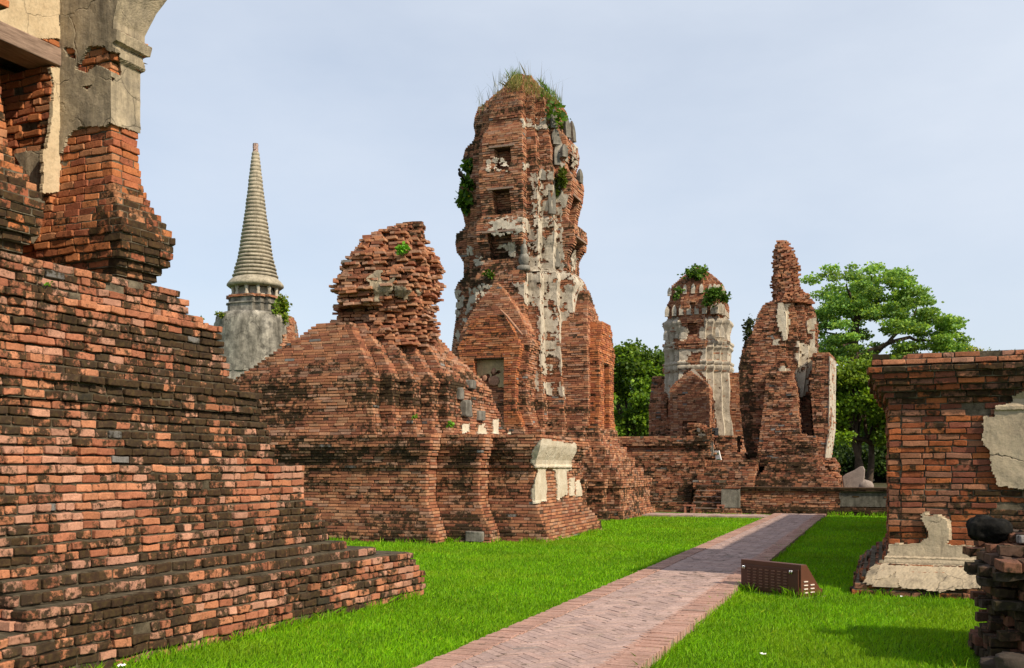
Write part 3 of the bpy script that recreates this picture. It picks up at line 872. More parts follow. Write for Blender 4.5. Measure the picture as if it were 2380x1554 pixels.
mh = pmask([c2([(500, 700), (640, 630), (810, 610), (812, 760), (800, 925), (700, 885), (655, 975), (590, 965), (600, 850), (520, 800)]), c2([(812, 790), (930, 798), (1000, 830), (1000, 960), (870, 962), (812, 930)]), c2([(1050, 835), (1125, 850), (1120, 925), (1060, 910)]), c2([(470, 930), (535, 930), (530, 975), (480, 970)])], 4, 5, 8, (), .40, 6.)
stucco(b, head_poly, zat(720, HD), zat(620, HD), mh, M['stucco'], .035, .12, .03, None, 7, .05)
b.build('stucco_remnant', chedi)
c5 = cropc(.404, 991.7, 611.5)
b = Acc()
m4 = pmask([c5([(603, 1142), (612, 1085), (668, 1010), (760, 1028), (864, 1046), (860, 1085), (836, 1135), (832, 1190), (806, 1198), (810, 1330), (755, 1365), (742, 1195), (700, 1180), (684, 1195), (694, 1368), (612, 1392), (606, 1300), (648, 1195)]),
            c5([(826, 1240), (852, 1242), (850, 1340), (826, 1338)]), c5([(868, 1250), (884, 1252), (902, 1340), (864, 1342)])], 3.5, 4, 8)
stucco(b, cc_low, .55, 2.29, m4, M['stucco_white'], .035, .05, .032, None, 7, .012)
m4b = pmask([c5([(205, 930), (250, 925), (245, 970), (205, 985)]), c5([(300, 935), (335, 925), (345, 985), (295, 985)]), c5([(385, 905), (415, 900), (412, 985), (388, 985)]), c5([(478, 905), (526, 920), (526, 985), (480, 985)])], 3, 4, 9)
stucco(b, cc_up, 2.3, 3.0, m4b, M['stucco_white'], .03, .05, .03, None, 7, .012)
P = W(*c5([(330, 1505)])[0], 20.0)
b.build('white_stucco', chedi)
for q, (px, py, rx, rz, pf) in enumerate([(1074, 951, .25, .21, cc_up), (1088, 895, .20, .12, cc_up), (1108, 967, .21, .13, cc_up), (1062, 916, .17, .15, cc_up), (1110, 1247, .26, .12, cc_low)]):
    a = Acc(); P = front(pf, px, py, 21.5, -.16)
    lumpy(a, P, (rx * .8, rx * .8, rz * .95), M['stone'], q + 5, 40, 30, .16, .2)
    a.build('stone_block', chedi)

# ================================================================== MAIN PRANG TOWER
MX, MY = -11.26, 31.0
prang = thing('brick_prang', 'tallest brick prang tower with arched porches, tiers of false windows and grass on its top', 'prang tower', (MX, MY, 0))
RS = np.array([.40, .585, .80, 1.0])
mw = [(zat(y, 32.5 if y > 400 else 32.9), w_) for y, w_ in [(1000, 2.54), (975, 2.48), (950, 2.38), (920, 2.29), (801, 2.14), (733, 2.02), (692, 1.97), (686, 2.0), (670, 2.04), (662, 2.02), (650, 1.94), (644, 1.84), (638, 1.78), (605, 1.78), (590, 1.88), (580, 1.98), (560, 2.02), (536, 1.99), (530, 1.86), (520, 1.74), (513, 1.74), (490, 1.80), (468, 1.88), (436, 1.92), (420, 1.90), (412, 1.80), (404, 1.72), (398, 1.70), (385, 1.76), (366, 1.78), (345, 1.72), (337, 1.62), (330, 1.52), (322, 1.46), (312, 1.42), (300, 1.46), (289, 1.46), (265, 1.40), (247, 1.30), (243, 1.12), (232, 1.06), (229, .94), (221, .90), (219, .74), (209, .70), (207, .58), (196, .54), (186, .38)]]
mw.sort()
bayf = sorted([(zat(y, 32.5), q) for y, q in [(1000, .10), (960, .06), (930, 0), (700, 0), (640, .0), (606, .0), (580, .16), (537, .20), (528, .04), (505, .0), (470, .14), (438, .18), (428, .16), (412, .02), (404, .0), (372, .12), (345, .16), (325, .14), (318, .0), (300, .06), (288, .14), (262, .14), (236, .06), (222, 0)]])
def m_redent(z):
    f_ = interp(z, bayf); w_ = interp(z, mw) - .8 * f_; P = redent(w_ * RS, 0, 0)
    A = np.abs(P)
    for c in (0, 1):
        i = A[:, c] > w_ * .999
        P[i, c] *= 1 + f_ / w_; P[i, 1 - c] *= 1 + .25 * f_ / w_
    return P + [MX, MY]
def m_poly(z, k=0): return m_redent(z)
niches = [(zat(403, 31.5), zat(346, 31.5), .27), (zat(500, 31.5), zat(446, 31.5), .29), (zat(604, 31.5), zat(547, 31.5), .40)]
def m_poly_n(z, k=0):
    P = m_redent(z); w_ = interp(z, mw) + .2 * interp(z, bayf); rx = np.abs(P - [MX, MY])
    for z0, z1, hw in niches:
        if z0 < z < z1:
            yf = MY - w_; xf = MX + w_
            q = P.tolist(); e0 = rx.min(1).min()
            i = int(np.argmin([abs(p[0] - (MX + e0)) + abs(p[1] - yf) for p in q]))
            q[i:i] = [(MX - hw, yf), (MX - hw, yf + .38), (MX + hw, yf + .38), (MX + hw, yf)]
            i = int(np.argmin([abs(p[1] - (MY + e0)) + abs(p[0] - xf) for p in q]))
            q[i:i] = [(xf, MY - hw), (xf - .38, MY - hw), (xf - .38, MY + hw), (xf, MY + hw)]
            return np.array(q)
    if k and z > zat(300, 32.5): P = P + (fbm(np.c_[P, np.full(len(P), z * 2)], 1.3, 3)[:, None] - .5) * .12
    return P
m_st = lambda P: np.clip(.27 + .65 * (fbm(P * [1, 1, 1.4], .8, 25) - .45) + np.interp(P[:, 2], [2.6, 3.4, 3.9, 7.4, 7.8, 8.4], [.25, .2, 0, .05, .15, .0]) + .10 * (P[:, 0] < MX - 1.1), 0, .85)
a = Acc()
zmb = zat(1000, 32.5)
masonry(a, m_poly_n, zmb, zat(183, 33), .0675, .25, 'rust', m_st, 2, .012, .13, .006, .010, 71, .010, .02, M['brick_far'], M['mortar_dark'])
a.build('tower_body', prang)
bp = [(0, 1.08), (.28, 1.07), (.30, .96), (.55, .92), (.95, .92), (.97, .98), (1.22, 1.0), (1.24, .76), (1.58, .74), (1.60, .52), (1.92, .50), (1.94, .30), (2.24, .28), (2.26, .12), (2.5, .10), (2.52, .04), (zmb, .03)]
PB = redent(np.array([1.12, 1.52, 2.04, 2.54, 2.94]), MX, MY)
m_base = lambda z, k=0: offset(PB, interp(z, bp))
a = Acc()
masonry(a, m_base, 0, zmb, .0675, .24, 'rust', stn(.34, .6, .9, 25, [(0, .1), (1, .05), (2.2, 0), (2.6, .15)]), 2, .012, .16, .008, .012, 75, .012, .02, M['brick_far'], M['mortar_dark'], None, .01, -.25, 0, 1.1)
a.build('stepped_base', prang)
# porches: a wide gabled layer with a narrower one in front, on the near and the right face
def porch(front, name):
    a = Acc()
    z_a, z_b = zat(795, 31), zat(660, 31)
    y_a, y_b = zat(802, 30.4), zat(735, 30.4)
    def tr(x, y):           # local: x across, y outwards from the axis
        return (MX + x, MY - y) if front else (MX + y, MY + x)
    def lay(pts):
        P = np.array([tr(*p) for p in pts]); return P
    def outer(z, k=0):
        hw = interp(z, [(zmb, 1.34), (3.0, 1.26), (3.3, 1.14), (3.6, 1.10), (z_a - 1.0, 1.12), (z_a - .5, 1.18), (z_a - .05, 1.28), (z_a, 1.12)]) if z < z_a else 1.10 * (1 - ((z - z_a) / (z_b - z_a)) ** 1.5) + .03
        o = 2.62 if z < z_a else 2.62 - .3 * (z - z_a) / (z_b - z_a)
        return lay([(-hw, o), (hw, o), (hw, 1.7), (-hw, 1.7)])
    def inner(z, k=0):
        hw = interp(z, [(zmb, 1.08), (3.0, 1.02), (3.3, .9), (3.6, .86), (y_a - 1.0, .86), (y_a - .5, .93), (y_a - .05, 1.04), (y_a, .98)]) if z < y_a else .98 - .48 * (z - y_a) / (y_b - y_a)
        o = 2.92
        dw = .49 if front else .33
        if z < zat(833, 30.2):
            return lay([(-hw, o), (-dw, o), (-dw, o - .42), (dw, o - .42), (dw, o), (hw, o), (hw, 1.8), (-hw, 1.8)])
        return lay([(-hw, o), (hw, o), (hw, 1.8), (-hw, 1.8)])
    s_ = stn(.22, .8, .9, 26, [(2.6, .2), (3.4, .1), (3.8, 0)])
    masonry(a, outer, zmb, z_b, .0675, .25, 'rust', s_, 2, .012, .13, .010, .012, 81, .012, .02)
    masonry(a, inner, zmb, y_b, .0675, .25, 'orange', s_, 2, .012, .13, .008, .008, 82, .012, .02)
    p = a.build(name, prang)
    b = Acc()
    zt = zat(833, 30.2)
    P0 = np.array(tr(0, 2.655)); ex = (np.array(tr(1, 0)) - np.array(tr(0, 0))); ey = np.array(tr(0, 1)) - np.array(tr(0, 0))
    v, f = box_pts((*(np.array(tr(0, 2.80))), zt + .03), (*(ex * .56), 0), (*(ey * .08), 0), (0, 0, .035)); b.add(v, f, M['wood'])
    bb = b.build('lintel', p)
    if front:
        b = Acc()
        rp_ = lambda z, k=0: np.array([tr(-.46, 2.64), tr(.46, 2.64), tr(.46, 2.4), tr(-.46, 2.4)])
        stucco(b, rp_, zmb + .3, zt - .02, lambda Q: fbm(Q, 2.2, 15) > .60 - .26 * np.clip((Q[..., 2] - zmb - .5) / 1.0, 0, 1), M['stucco_ochre'], .03, .05, .03, [0], 3, .02)
        b.build('faded_wall_relief', p)
        b = Acc()                                 # remains of the seated figure in the relief
        c3 = tr(.08, 2.69)
        lumpy(b, (*c3, zmb + 1.72), (.07, .02, .10), M['scar'], 3, 14, 10, .1)
        lumpy(b, (*c3, zmb + 1.42), (.19, .02, .16), M['scar'], 4, 14, 10, .2)
        lumpy(b, (*tr(-.22, 2.69), zmb + 1.52), (.08, .02, .09), M['scar'], 5, 14, 10, .2)
        b.build('relief_figure', p)
    return p
porch(True, 'porch'); porch(False, 'porch')
b = Acc()                                          # slanting line of an old gable roof left on the porch wall
p0, p1 = W(*c5([(425, 270)])[0], 30.05), W(*c5([(550, 415)])[0], 29.85)
tube(b, [p0, p0 * .7 + p1 * .3 + [0, 0, .03], p0 * .35 + p1 * .65 + [0, 0, .01], p1], [.02, .04, .045, .03], M['scar'], 6)
b.build('gable_scar', prang); b = Acc()
lumpy(b, front(m_poly, *c5([(315, 308)])[0], 31.0, .05), (.13, .08, .22), M['stucco_grey'], 6, 16, 12, .25); b.build('stucco_scroll', prang)

# stucco shells still on the tower
c4 = cropc(.3192, 991.7, 148.8)
b = Acc()
zones = [c5([(575, 60), (900, 60), (900, 240), (830, 300), (790, 260), (735, 235), (690, 275), (668, 245), (600, 235), (575, 225)]),
         c5([(640, 240), (672, 240), (668, 600), (650, 600)]), c5([(755, 260), (790, 300), (780, 640), (768, 640)]), c5([(670, 410), (745, 430), (750, 500), (680, 490)]),
         c5([(670, 570), (725, 580), (720, 650), (668, 640)]), c5([(640, 630), (600, 640), (600, 720), (640, 740)]), c5([(820, 640), (860, 680), (848, 730), (822, 700)]), c5([(680, 680), (740, 700), (715, 760), (680, 760)]), c5([(770, 690), (830, 760), (812, 790), (770, 770)]),
         c5([(140, 150), (210, 165), (205, 250), (165, 320), (140, 250)]), c5([(240, 150), (300, 150), (290, 225), (255, 240), (240, 300), (228, 300)]), c5([(290, 120), (375, 118), (350, 165), (310, 200)]), c5([(480, 120), (590, 108), (585, 240), (560, 210), (530, 165)]), c5([(205, 325), (240, 330), (230, 370), (205, 360)]), c5([(160, 380), (185, 390), (180, 470), (165, 460)])]
stucco(b, m_poly, zat(960, 32), zat(638, 32.5), pmask(zones + [c5([(660, 240), (820, 240), (800, 480), (770, 560), (700, 520), (665, 600)])], 10, 6, 12, (), .385, 6.), M['stucco_pale'], .022, .035, .035, None, 9, .025)
b.build('pale_stucco', prang)
b = Acc()
zones = [c4([(435, 1160), (540, 1120), (740, 1115), (750, 1225), (600, 1230), (500, 1250), (440, 1225)]), c4([(750, 1115), (860, 1120), (860, 1230), (755, 1235)]), c4([(860, 1200), (975, 1200), (975, 1250), (860, 1245)]), c4([(280, 1340), (340, 1345), (345, 1410), (290, 1390)]), c4([(352, 1400), (420, 1400), (400, 1475), (355, 1470)]),
         c4([(735, 1300), (830, 1240), (930, 1250), (915, 1340), (905, 1470), (830, 1470), (760, 1430)]), c4([(1060, 1370), (1095, 1350), (1085, 1510), (1062, 1500)]), c4([(490, 1340), (590, 1300), (650, 1310), (640, 1360)]), c4([(590, 1340), (650, 1330), (640, 1400), (600, 1390)]),
         c4([(805, 930), (880, 890), (870, 1030), (840, 1060), (810, 1040)]), c4([(680, 400), (900, 380), (910, 480), (690, 460)]), c4([(750, 790), (925, 775), (925, 850), (760, 855)]), c4([(960, 600), (1030, 600), (1010, 760), (975, 760)]), c4([(930, 560), (985, 570), (960, 740), (925, 700)]), c4([(945, 950), (1030, 960), (1000, 1080), (950, 1060)]), c4([(1060, 590), (1095, 590), (1090, 760), (1060, 760)]), c4([(485, 690), (560, 680), (600, 760), (500, 790)]), c4([(750, 960), (800, 960), (795, 1040), (760, 1020)]),
         c4([(900, 1240), (985, 1240), (985, 1500), (905, 1480)]), c4([(440, 690), (470, 690), (465, 780), (440, 780)]), c4([(700, 720), (745, 720), (735, 770), (705, 770)]), c4([(480, 1515), (600, 1510), (600, 1560), (480, 1560)]), c4([(750, 1480), (990, 1490), (990, 1560), (750, 1550)])]
stucco(b, m_poly, zat(650, 32.5), zat(245, 32.5), pmask(zones + [c4([(740, 1090), (990, 1080), (1000, 1500), (740, 1500)]), c4([(760, 860), (1000, 840), (990, 1080), (770, 1080)])], 10, 6, 14, (), .44, 6.), M['stucco_pale'], .022, .035, .035, None, 10, .03)
b.build('grey_stucco', prang)
def antefix(acc, base, h, w_, t, face, mat, lean=0.):
    """leaf-shaped stone: waisted slab with a pointed top"""
    f = np.array([math.sin(face), -math.cos(face), 0]); s = np.array([math.cos(face), math.sin(face), 0])
    pr = [(0, 1.0, 1.0), (.12, .92, .9), (.45, 1.0, 1.0), (.72, .78, .85), (.9, .42, .6), (1.0, .12, .3)]
    V = []
    for q, a_, b_ in pr:
        c = np.asarray(base) + np.array([0, 0, q * h]) - f * lean * q * h
        V += [c - s * w_ / 2 * a_ - f * t / 2 * b_, c + s * w_ / 2 * a_ - f * t / 2 * b_, c + s * w_ / 2 * a_ + f * t / 2 * b_, c - s * w_ / 2 * a_ + f * t / 2 * b_]
    F_ = []
    for i in range(len(pr) - 1):
        for j in range(4): F_.append([4 * i + j, 4 * i + (j + 1) % 4, 4 * i + 4 + (j + 1) % 4, 4 * i + 4 + j])
    F_ += [[3, 2, 1, 0], [4 * len(pr) - 4 + j for j in range(4)]]
    acc.add(V, F_, mat)
def m_at(px, py, out=.08):
    return front(m_poly, px, py, 32.0, out)
for k, (px, py, h, w_, fc) in enumerate([c4([(925, 470)])[0] + (.95, .36, .6), c4([(935, 560)])[0] + (.5, .4, .6), c4([(945, 590)])[0] + (.42, .42, .6), c4([(1025, 540)])[0] + (.95, .36, 1.0), c4([(1068, 570)])[0] + (.95, .28, 1.3), c4([(1115, 870)])[0] + (.62, .32, 1.3), c4([(912, 1095)])[0] + (1.5, .42, .6), c4([(948, 1480)])[0] + (1.7, .34, .6), c4([(1000, 680)])[0] + (.55, .36, .9), c4([(835, 850)])[0] + (.5, .5, .3), c4([(945, 740)])[0] + (.9, .28, .6)]):
    a = Acc(); antefix(a, m_at(px, py, .04), h * .75, w_ * .6, .15, fc, M['stone'], .10 if h > .8 else 0)
    a.build('antefix', prang)
b = Acc()                                          # small seated figure in stucco on the third storey
q = m_at(*c4([(708, 1475)])[0], .08)
lumpy(b, q + [0, 0, .2], (.17, .12, .22), M['stucco_grey'], 3, 16, 12, .2); lumpy(b, q + [0, 0, .5], (.11, .10, .22), M['stucco_grey'], 4, 16, 12, .15); lumpy(b, q + [0, 0, .76], (.065, .065, .10), M['stucco_grey'], 5, 14, 10, .1)
lumpy(b, q + [0, 0, -.06], (.20, .15, .10), M['stucco_grey'], 8, 16, 10, .2, .6)
b.build('seated_stucco_figure', prang)
for k, (cx_, z_, hw) in enumerate([(0, niches[0][1], .42), (0, niches[1][1], .44), (0, niches[2][1], .55)]):
    b = Acc(); w_ = interp(z_, mw) + .2 * interp(z_, bayf)
    v, f = box_pts((MX, MY - w_ + .10, z_ + .015), (hw, 0, 0), (0, .14, 0), (0, 0, .03)); b.add(v, f, M['wood'])
    b.build('lintel', prang)
    b = Acc()
    v, f = box_pts((MX + w_ - .10, MY, z_ + .015), (.14, 0, 0), (0, hw, 0), (0, 0, .03)); b.add(v, f, M['wood'])
    b.build('lintel', prang)

# ================================================================== BELL CHEDI WITH RINGED SPIRE
bd = 45.; bx, by = W(594, 0, bd)[:2]; k_ = bd / F
def zb_(y): return zat(y, bd)
bell = thing('bell_chedi', 'grey stuccoed bell chedi with a tall ringed spire behind the left temple base', 'chedi', (bx, by, 0))
a = Acc()
th = [(2.1, 0.0), (2.05, zb_(885)), (1.95, zb_(870)), (1.9, zb_(830)), (1.86, zb_(790)), (1.8, zb_(760)), (1.7, zb_(742)), (1.5, zb_(733)), (.9, zb_(729))]
lathe(a, bx, by, th, M['stucco_blotch'], 64, True, .2, 4); a.build('bell', bell)
a = Acc()
def bell_ring(z, k=0):
    r = interp(z, sorted([(q[1], q[0]) for q in th])) + .05
    return [(bx + r * math.cos(t), by + r * math.sin(t)) for t in np.linspace(0, 2 * np.pi, 40, endpoint=False)]
def bell_keep(x, y, z):
    P = np.c_[x, y, z]; px, py = proj(P)
    return px + (fbm(P, 2.0, 4) - .5) * 34 > np.interp(py, [735, 760, 800, 840, 870], [668, 662, 648, 655, 668])
masonry(a, bell_ring, zb_(870), zb_(738), .062, .24, 'rust', stn(.2, .6, .9, 3), 2, .01, .14, .012, .02, 88, .012, .06, keep=bell_keep, cmat=M['stucco_blotch'])
a.build('exposed_brick', bell)
a = Acc()
hb = lambda o: redent(np.array([.55, .8, 1.0]) * (1.04 + o), bx, by)
for y0, y1, o, m in [(730, 712, .04, M['stucco_blotch']), (712, 709, .10, M['stucco_blotch']), (709, 698, .0, M['stucco_blotch'])]: prism(a, hb(o), zb_(y0), zb_(y1) - .003, m)
a.build('harmika', bell)
a = Acc(); masonry(a, lambda z, k: hb(.10), zb_(698), zb_(692.5), .055, .2, 'rust', None, 2, .008, .12, .01); a.build('brick_course', bell)
a = Acc(); lathe(a, bx, by, [(.78, zb_(694)), (.74, zb_(672))], M['stucco_pale'], 32); a.build('drum', bell)
for i in range(12):
    t = i / 12 * 2 * np.pi + .2; a = Acc()
    lathe(a, bx + .98 * math.cos(t), by + .98 * math.sin(t), [(.075, zb_(693)), (.10, zb_(689)), (.06, zb_(683)), (.085, zb_(677)), (.09, zb_(671))], M['stucco_pale'], 10)
    a.build('colonnette', bell)
a = Acc()
lathe(a, bx, by, [(.9, zb_(672)), (1.16, zb_(671)), (1.26, zb_(667)), (1.25, zb_(663)), (1.15, zb_(656)), (1.03, zb_(650)), (.95, zb_(647))], M['stucco_spire'], 48, True, .06, 2); a.build('collar', bell)
a = Acc(); pr = []; nr_ = 33; ys = 647 - (647 - 354) * (np.linspace(0, 1, nr_ + 1) ** 1.0)
rr = np.interp(-ys, [-647, -600, -500, -354], [1.02, .78, .49, .155])
for i in range(nr_):
    z0, z1 = zb_(ys[i]), zb_(ys[i + 1]); r = rr[i] * (1 + .05 * (vnoise(np.array([i * 1.7, .3, .1]), 1, 5) - .5)); h = z1 - z0
    pr += [(r * .86, z0), (r * .98, z0 + h * .12), (r, z0 + h * .35), (r * .985, z0 + h * .6), (r * .90, z0 + h * .82), (r * .85, z0 + h * .86)]
pr += [(.12, zb_(354)), (.0, zb_(353.5))]
lathe(a, bx, by, pr, M['stucco_spire'], 40, True, .07, 6); a.build('ringed_spire', bell)
a = Acc(); masonry(a, lambda z, k: [(bx + .125 * math.cos(t), by + .125 * math.sin(t)) for t in np.linspace(0, 2 * np.pi, 8, endpoint=False)], zb_(354), zb_(334.5), .05, .1, 'path', stn(.4, .5), 2, .006, .06, .004, 0, 4, .01, .006); a.build('brick_tip', bell)

# ================================================================== TERRACE, STAIRS AND LOW WALL
def xr_(px, Y): return XY(px, Y)[0]
terrace = thing('stepped_terrace', 'long low brick terrace with a broken stair below the two far towers', 'terrace', (-9, 38, 0))
t_st = stn(.36, 1.0, .7, 45, [(0, .15), (.4, .1), (.7, 0), (3, .0)])
TA = np.array([(-14.5, 36.2), (xr_(1648, 36.2), 36.2), (xr_(1648, 36.2), 48), (-14.5, 48)])
def t_poly(z, k=0):
    o = interp(z, tprof); x1 = xr_(1606, 35.0) if z < .97 else xr_(1640, 36.0) if z < 1.9 else xr_(1652, 36.4)
    P = np.array([(-14.5, 36.2 - o), (x1, 36.2 - o), (x1, 48), (-14.5, 48)])
    return P + (fbm(np.c_[P, np.full(4, z * 3)], 1., 8)[:, None] - .5) * .08
tprof = [(0, 1.5), (.33, 1.48), (.34, 1.1), (.56, 1.06), (.57, .95), (.78, .92), (.79, .80), (1.15, .78), (1.16, .70), (1.5, .68), (1.51, .62), (1.9, .60), (1.92, .25), (2.1, .22), (2.12, .02), (2.38, .02), (2.40, .20), (2.58, .22), (2.6, .05), (2.9, 0)]
a = Acc()
masonry(a, t_poly, 0, 2.72, .072, .22, 'rust', t_st, 2, .013, .16, .014, .03, 91, .02, .03, None, M['mortar'], None, .01, -.25, 0, 1.4)
a.build('platform', terrace)
a = Acc()
xs0, xs1 = xr_(1645, 36.0), xr_(1758, 36.0)
for i, (z1, yo) in enumerate([(1.12, 35.0), (1.36, 35.3), (1.6, 35.7), (1.84, 36.2)]):
    z0 = [.80, 1.12, 1.36, 1.6][i]
    masonry(a, lambda z, k, yo=yo: [(xs0 - .35 + .1 * i, yo), (xs1, yo), (xs1, 42), (xs0 - .35 + .1 * i, 42)], z0 + .002, z1, .072, .22, 'rust', stn(.38, .8, 1.0, 45), 2, .012, .2, .014, .03, 95 + i, .02, .02, None, M['mortar'], None, .01, -.25, 0, 1.4)
a.build('upper_steps', terrace)
xl0, xl1 = xr_(1614, 34.6), xr_(1684, 34.6)
for i in range(5):
    a = Acc()
    masonry(a, lambda z, k, yo=33.75 + .3 * i: [(xl0, yo), (xl1, yo), (xl1, 37), (xl0, 37)], .19 * i + (.002 if i else 0), .19 * (i + 1), .063, .24, 'rust', stn(.62, .6, 1.0, 47), 2, .012, .25, .02, .03, 101 + i, .02, .02, None, None, None, .01, -.25, 0, 1.4)
    prism(a, [(xl0 + .03, 33.79 + .3 * i), (xl1 - .03, 33.79 + .3 * i), (xl1 - .03, 34.04 + .3 * i), (xl0 + .03, 34.04 + .3 * i)], .19 * i + .15, .19 * (i + 1) + .006, M['sand'])
    a.build('stair_step', terrace)
wall = thing('low_wall', 'long low brick wall with a dark ledge closing the end of the path', 'low wall', (-3, 34.3, 0))
a = Acc()
wx0, wx1 = xr_(1720, 34.1), 7.0
wp = [(0, .16), (.2, .15), (.21, .07), (.28, .06), (.29, 0), (.78, 0), (.79, .07), (.93, .09)]
xg = xr_(1952, 34.1)
wpoly = lambda z, k=0: offset(np.array([(wx0, 34.1), (wx1, 34.1), (wx1, 34.7), (wx0, 34.7)]), interp(z, wp))
masonry(a, wpoly, 0, .92, .066, .24, 'rust', lambda P: np.clip(.42 + .7 * (fbm(P, .7, 49) - .5) + np.interp(P[:, 2], [0, .25, .3, .75, .8], [.25, .2, -.12, -.1, .4]) + .3 * (P[:, 0] > xg), 0, 1), 2, .012, .16, .014, .02, 111, .015, .02)
a.build('masonry', wall)
b = Acc(); stucco(b, wpoly, .3, .80, lambda P: (fbm(P, 1.3, 3) + np.where(P[..., 0] > xg, .25, -.4)) > .52, M['stucco_black'], .03, .05, .05, None, 4, .015); b.build('grey_stucco', wall)
a = Acc()
px0, px1 = xr_(1679, 33.9), xr_(1717, 33.9)
post = thing('wall_post', 'square blackened stucco post at the near end of the low wall beside the stair', 'post', ((px0 + px1) / 2, 34.1, 0))
pp = lambda z, k=0: offset(np.array([(px0, 33.9), (px1, 33.9), (px1, 34.6), (px0, 34.6)]), interp(z, [(0, .12), (.2, .1), (.22, 0), (.84, 0), (.85, .05), (1, .05)]))
masonry(a, pp, 0, .93, .066, .24, 'rust', stn(.55, .5, 1.), 2, seed=115); a.build('masonry', post)
b = Acc(); stucco(b, pp, .22, .84, nmask(.12, 2, 7), M['stucco_grey'], .03, .05, .05, None, 4, .012); b.build('stucco', post)

# broken block in front of the small prang
blk = thing('ruined_plinth', 'broken mottled brick plinth standing before the small prang', 'plinth', (xr_(1618, 37.2), 37.4, 1.9))
def blk_poly(z, k=0):
    d = 38.
    l = interp(z, [(1.9, 1578), (2.3, 1580), (2.72, 1588), (3.0, 1592), (3.2, 1602)]); r = interp(z, [(1.9, 1660), (2.3, 1656), (2.6, 1652), (2.9, 1645), (3.1, 1632), (3.2, 1618)])
    x0, x1 = xr_(l, 36.6), xr_(r, 36.6)
    P = np.array([(x0, 36.5), ((x0 + x1) / 2, 36.4), (x1, 36.5), (x1, 37.9), (x0, 37.9)])
    return P + (fbm(np.c_[P, np.full(5, z * 3)], 2., 8) - .5)[:, None] * .2
a = Acc(); rubble(a, blk_poly, 1.9, 3.2, .07, .24, .14, 'rust', stn(.5, 1.0, 1.2, 77), 2, .4, .025, .05, 121); a.build('masonry', blk)
b = Acc(); stucco(b, lambda z, k=0: np.array([(xr_(1584, 36.4), 36.42), (xr_(1654, 36.4), 36.42), (xr_(1654, 36.4), 37.8), (xr_(1584, 36.4), 37.8)]), 2.0, 3.05, nmask(.55, 1.6, 13), M['stucco_grey'], .03, .2, .05, None, 4, .04); b.build('grey_stucco', blk)
blk2 = thing('brick_stub', 'small broken brick stub right of the mottled plinth', 'plinth', (xr_(1685, 37.2), 37.4, 1.8))
a = Acc(); masonry(a, lambda z, k: [(xr_(1662, 36.9), 36.9), (xr_(1712, 36.9) + (.3 if z < 2.1 else 0), 36.9), (xr_(1712, 36.9) + (.3 if z < 2.1 else 0), 38), (xr_(1662, 36.9), 38)], 1.84, 2.74, .07, .22, 'rust', stn(.45, .8, 1.2, 78), 2, .01, .14, .03, .06, 123, .03); a.build('masonry', blk2)

# ================================================================== SMALL PRANG
SX, SY = W(1622, 0, 43.5)[:2]
sp = thing('small_prang', 'small stuccoed prang ringed by rows of pale leaf-shaped stones, with vines on its top', 'prang tower', (SX, SY, 2.6))
sd_ = 42.5; kk = .5 * sd_ / F / 1.11
sw = sorted([(zat(y, sd_), px * kk) for y, px in [(1010, 190), (985, 184), (960, 172), (900, 170), (866, 162), (862, 170), (857, 176), (852, 176), (850, 166), (846, 176), (842, 176), (839, 158), (815, 162), (809, 174), (804, 168), (800, 176), (795, 176), (791, 158), (775, 154), (756, 166), (751, 174), (745, 172), (738, 148), (725, 152), (708, 156), (700, 152), (690, 140), (676, 138), (664, 134), (655, 128), (647, 108), (634, 80), (622, 46), (614, 14)]])
s_poly = lambda z, k=0: redent(interp(z, sw) * RS, SX, SY)
def s_poly_n(z, k=0):
    P = s_poly(z); w_ = interp(z, sw)
    for y0, y1, hw in [(774, 748, .2), (715, 702, .13), (672, 660, .12)]:
        if zat(y0, 42) < z < zat(y1, 42):
            q = P.tolist(); yf = SY - w_
            i = int(np.argmin([abs(p[0] - (SX + RS[0] * w_)) + abs(p[1] - yf) for p in q]))
            q[i:i] = [(SX - hw, yf), (SX - hw, yf + .2), (SX + hw, yf + .2), (SX + hw, yf)]
            return np.array(q)
    return P
a = Acc()
masonry(a, s_poly_n, 2.6, zat(613, sd_), .068, .21, 'rust', stn(.22, .7, .8, 35, [(2.6, .1), (4, 0)]), 2, .012, .12, .012, .012, 131, .012, .02)
a.build('tower_body', sp)
c6 = cropc(.4679, 1404.9, 512.4)
b = Acc()
zones = [c6([(280, 480), (655, 480), (665, 740), (640, 800), (655, 900), (720, 1170), (640, 1110), (560, 1065), (545, 900), (520, 830), (490, 765), (430, 735), (395, 760), (370, 830), (330, 885), (300, 850)])]
hol = [c6([(340, 590), (512, 590), (512, 640), (340, 640)]), c6([(410, 528), (475, 528), (475, 590), (410, 590)]), c6([(360, 470), (500, 480), (500, 530), (380, 530)]), c6([(430, 650), (480, 650), (480, 712), (400, 712)])]
stucco(b, s_poly, 2.65, zat(735, sd_), pmask(zones, 8, 5, 22, hol, .27, 5.), M['stucco_pale'], .03, .045, .04, None, 11, .02)
b.build('pale_stucco', sp)
a = Acc()
zg0, zg1 = zat(900, 41.5), zat(838, 41.5)
def sp_porch(z, k=0):
    hw = interp(z, [(2.6, .86), (3.2, .78), (4.2, .82), (zat(903, 41.5), .84)]) if z < zat(903, 41.5) else max(.82 * (1 - ((z - zat(903, 41.5)) / (zat(862, 41.5) - zat(903, 41.5))) ** 1.3), .05)
    return [(SX - hw, SY - 2.0), (SX + hw, SY - 2.0), (SX + hw, SY - 1.2), (SX - hw, SY - 1.2)] if not z < zat(980, 41.5) else [(SX - hw, SY - 2.0), (SX - .3, SY - 2.0), (SX - .3, SY - 1.7), (SX + .3, SY - 1.7), (SX + .3, SY - 2.0), (SX + hw, SY - 2.0), (SX + hw, SY - 1.2), (SX - hw, SY - 1.2)]
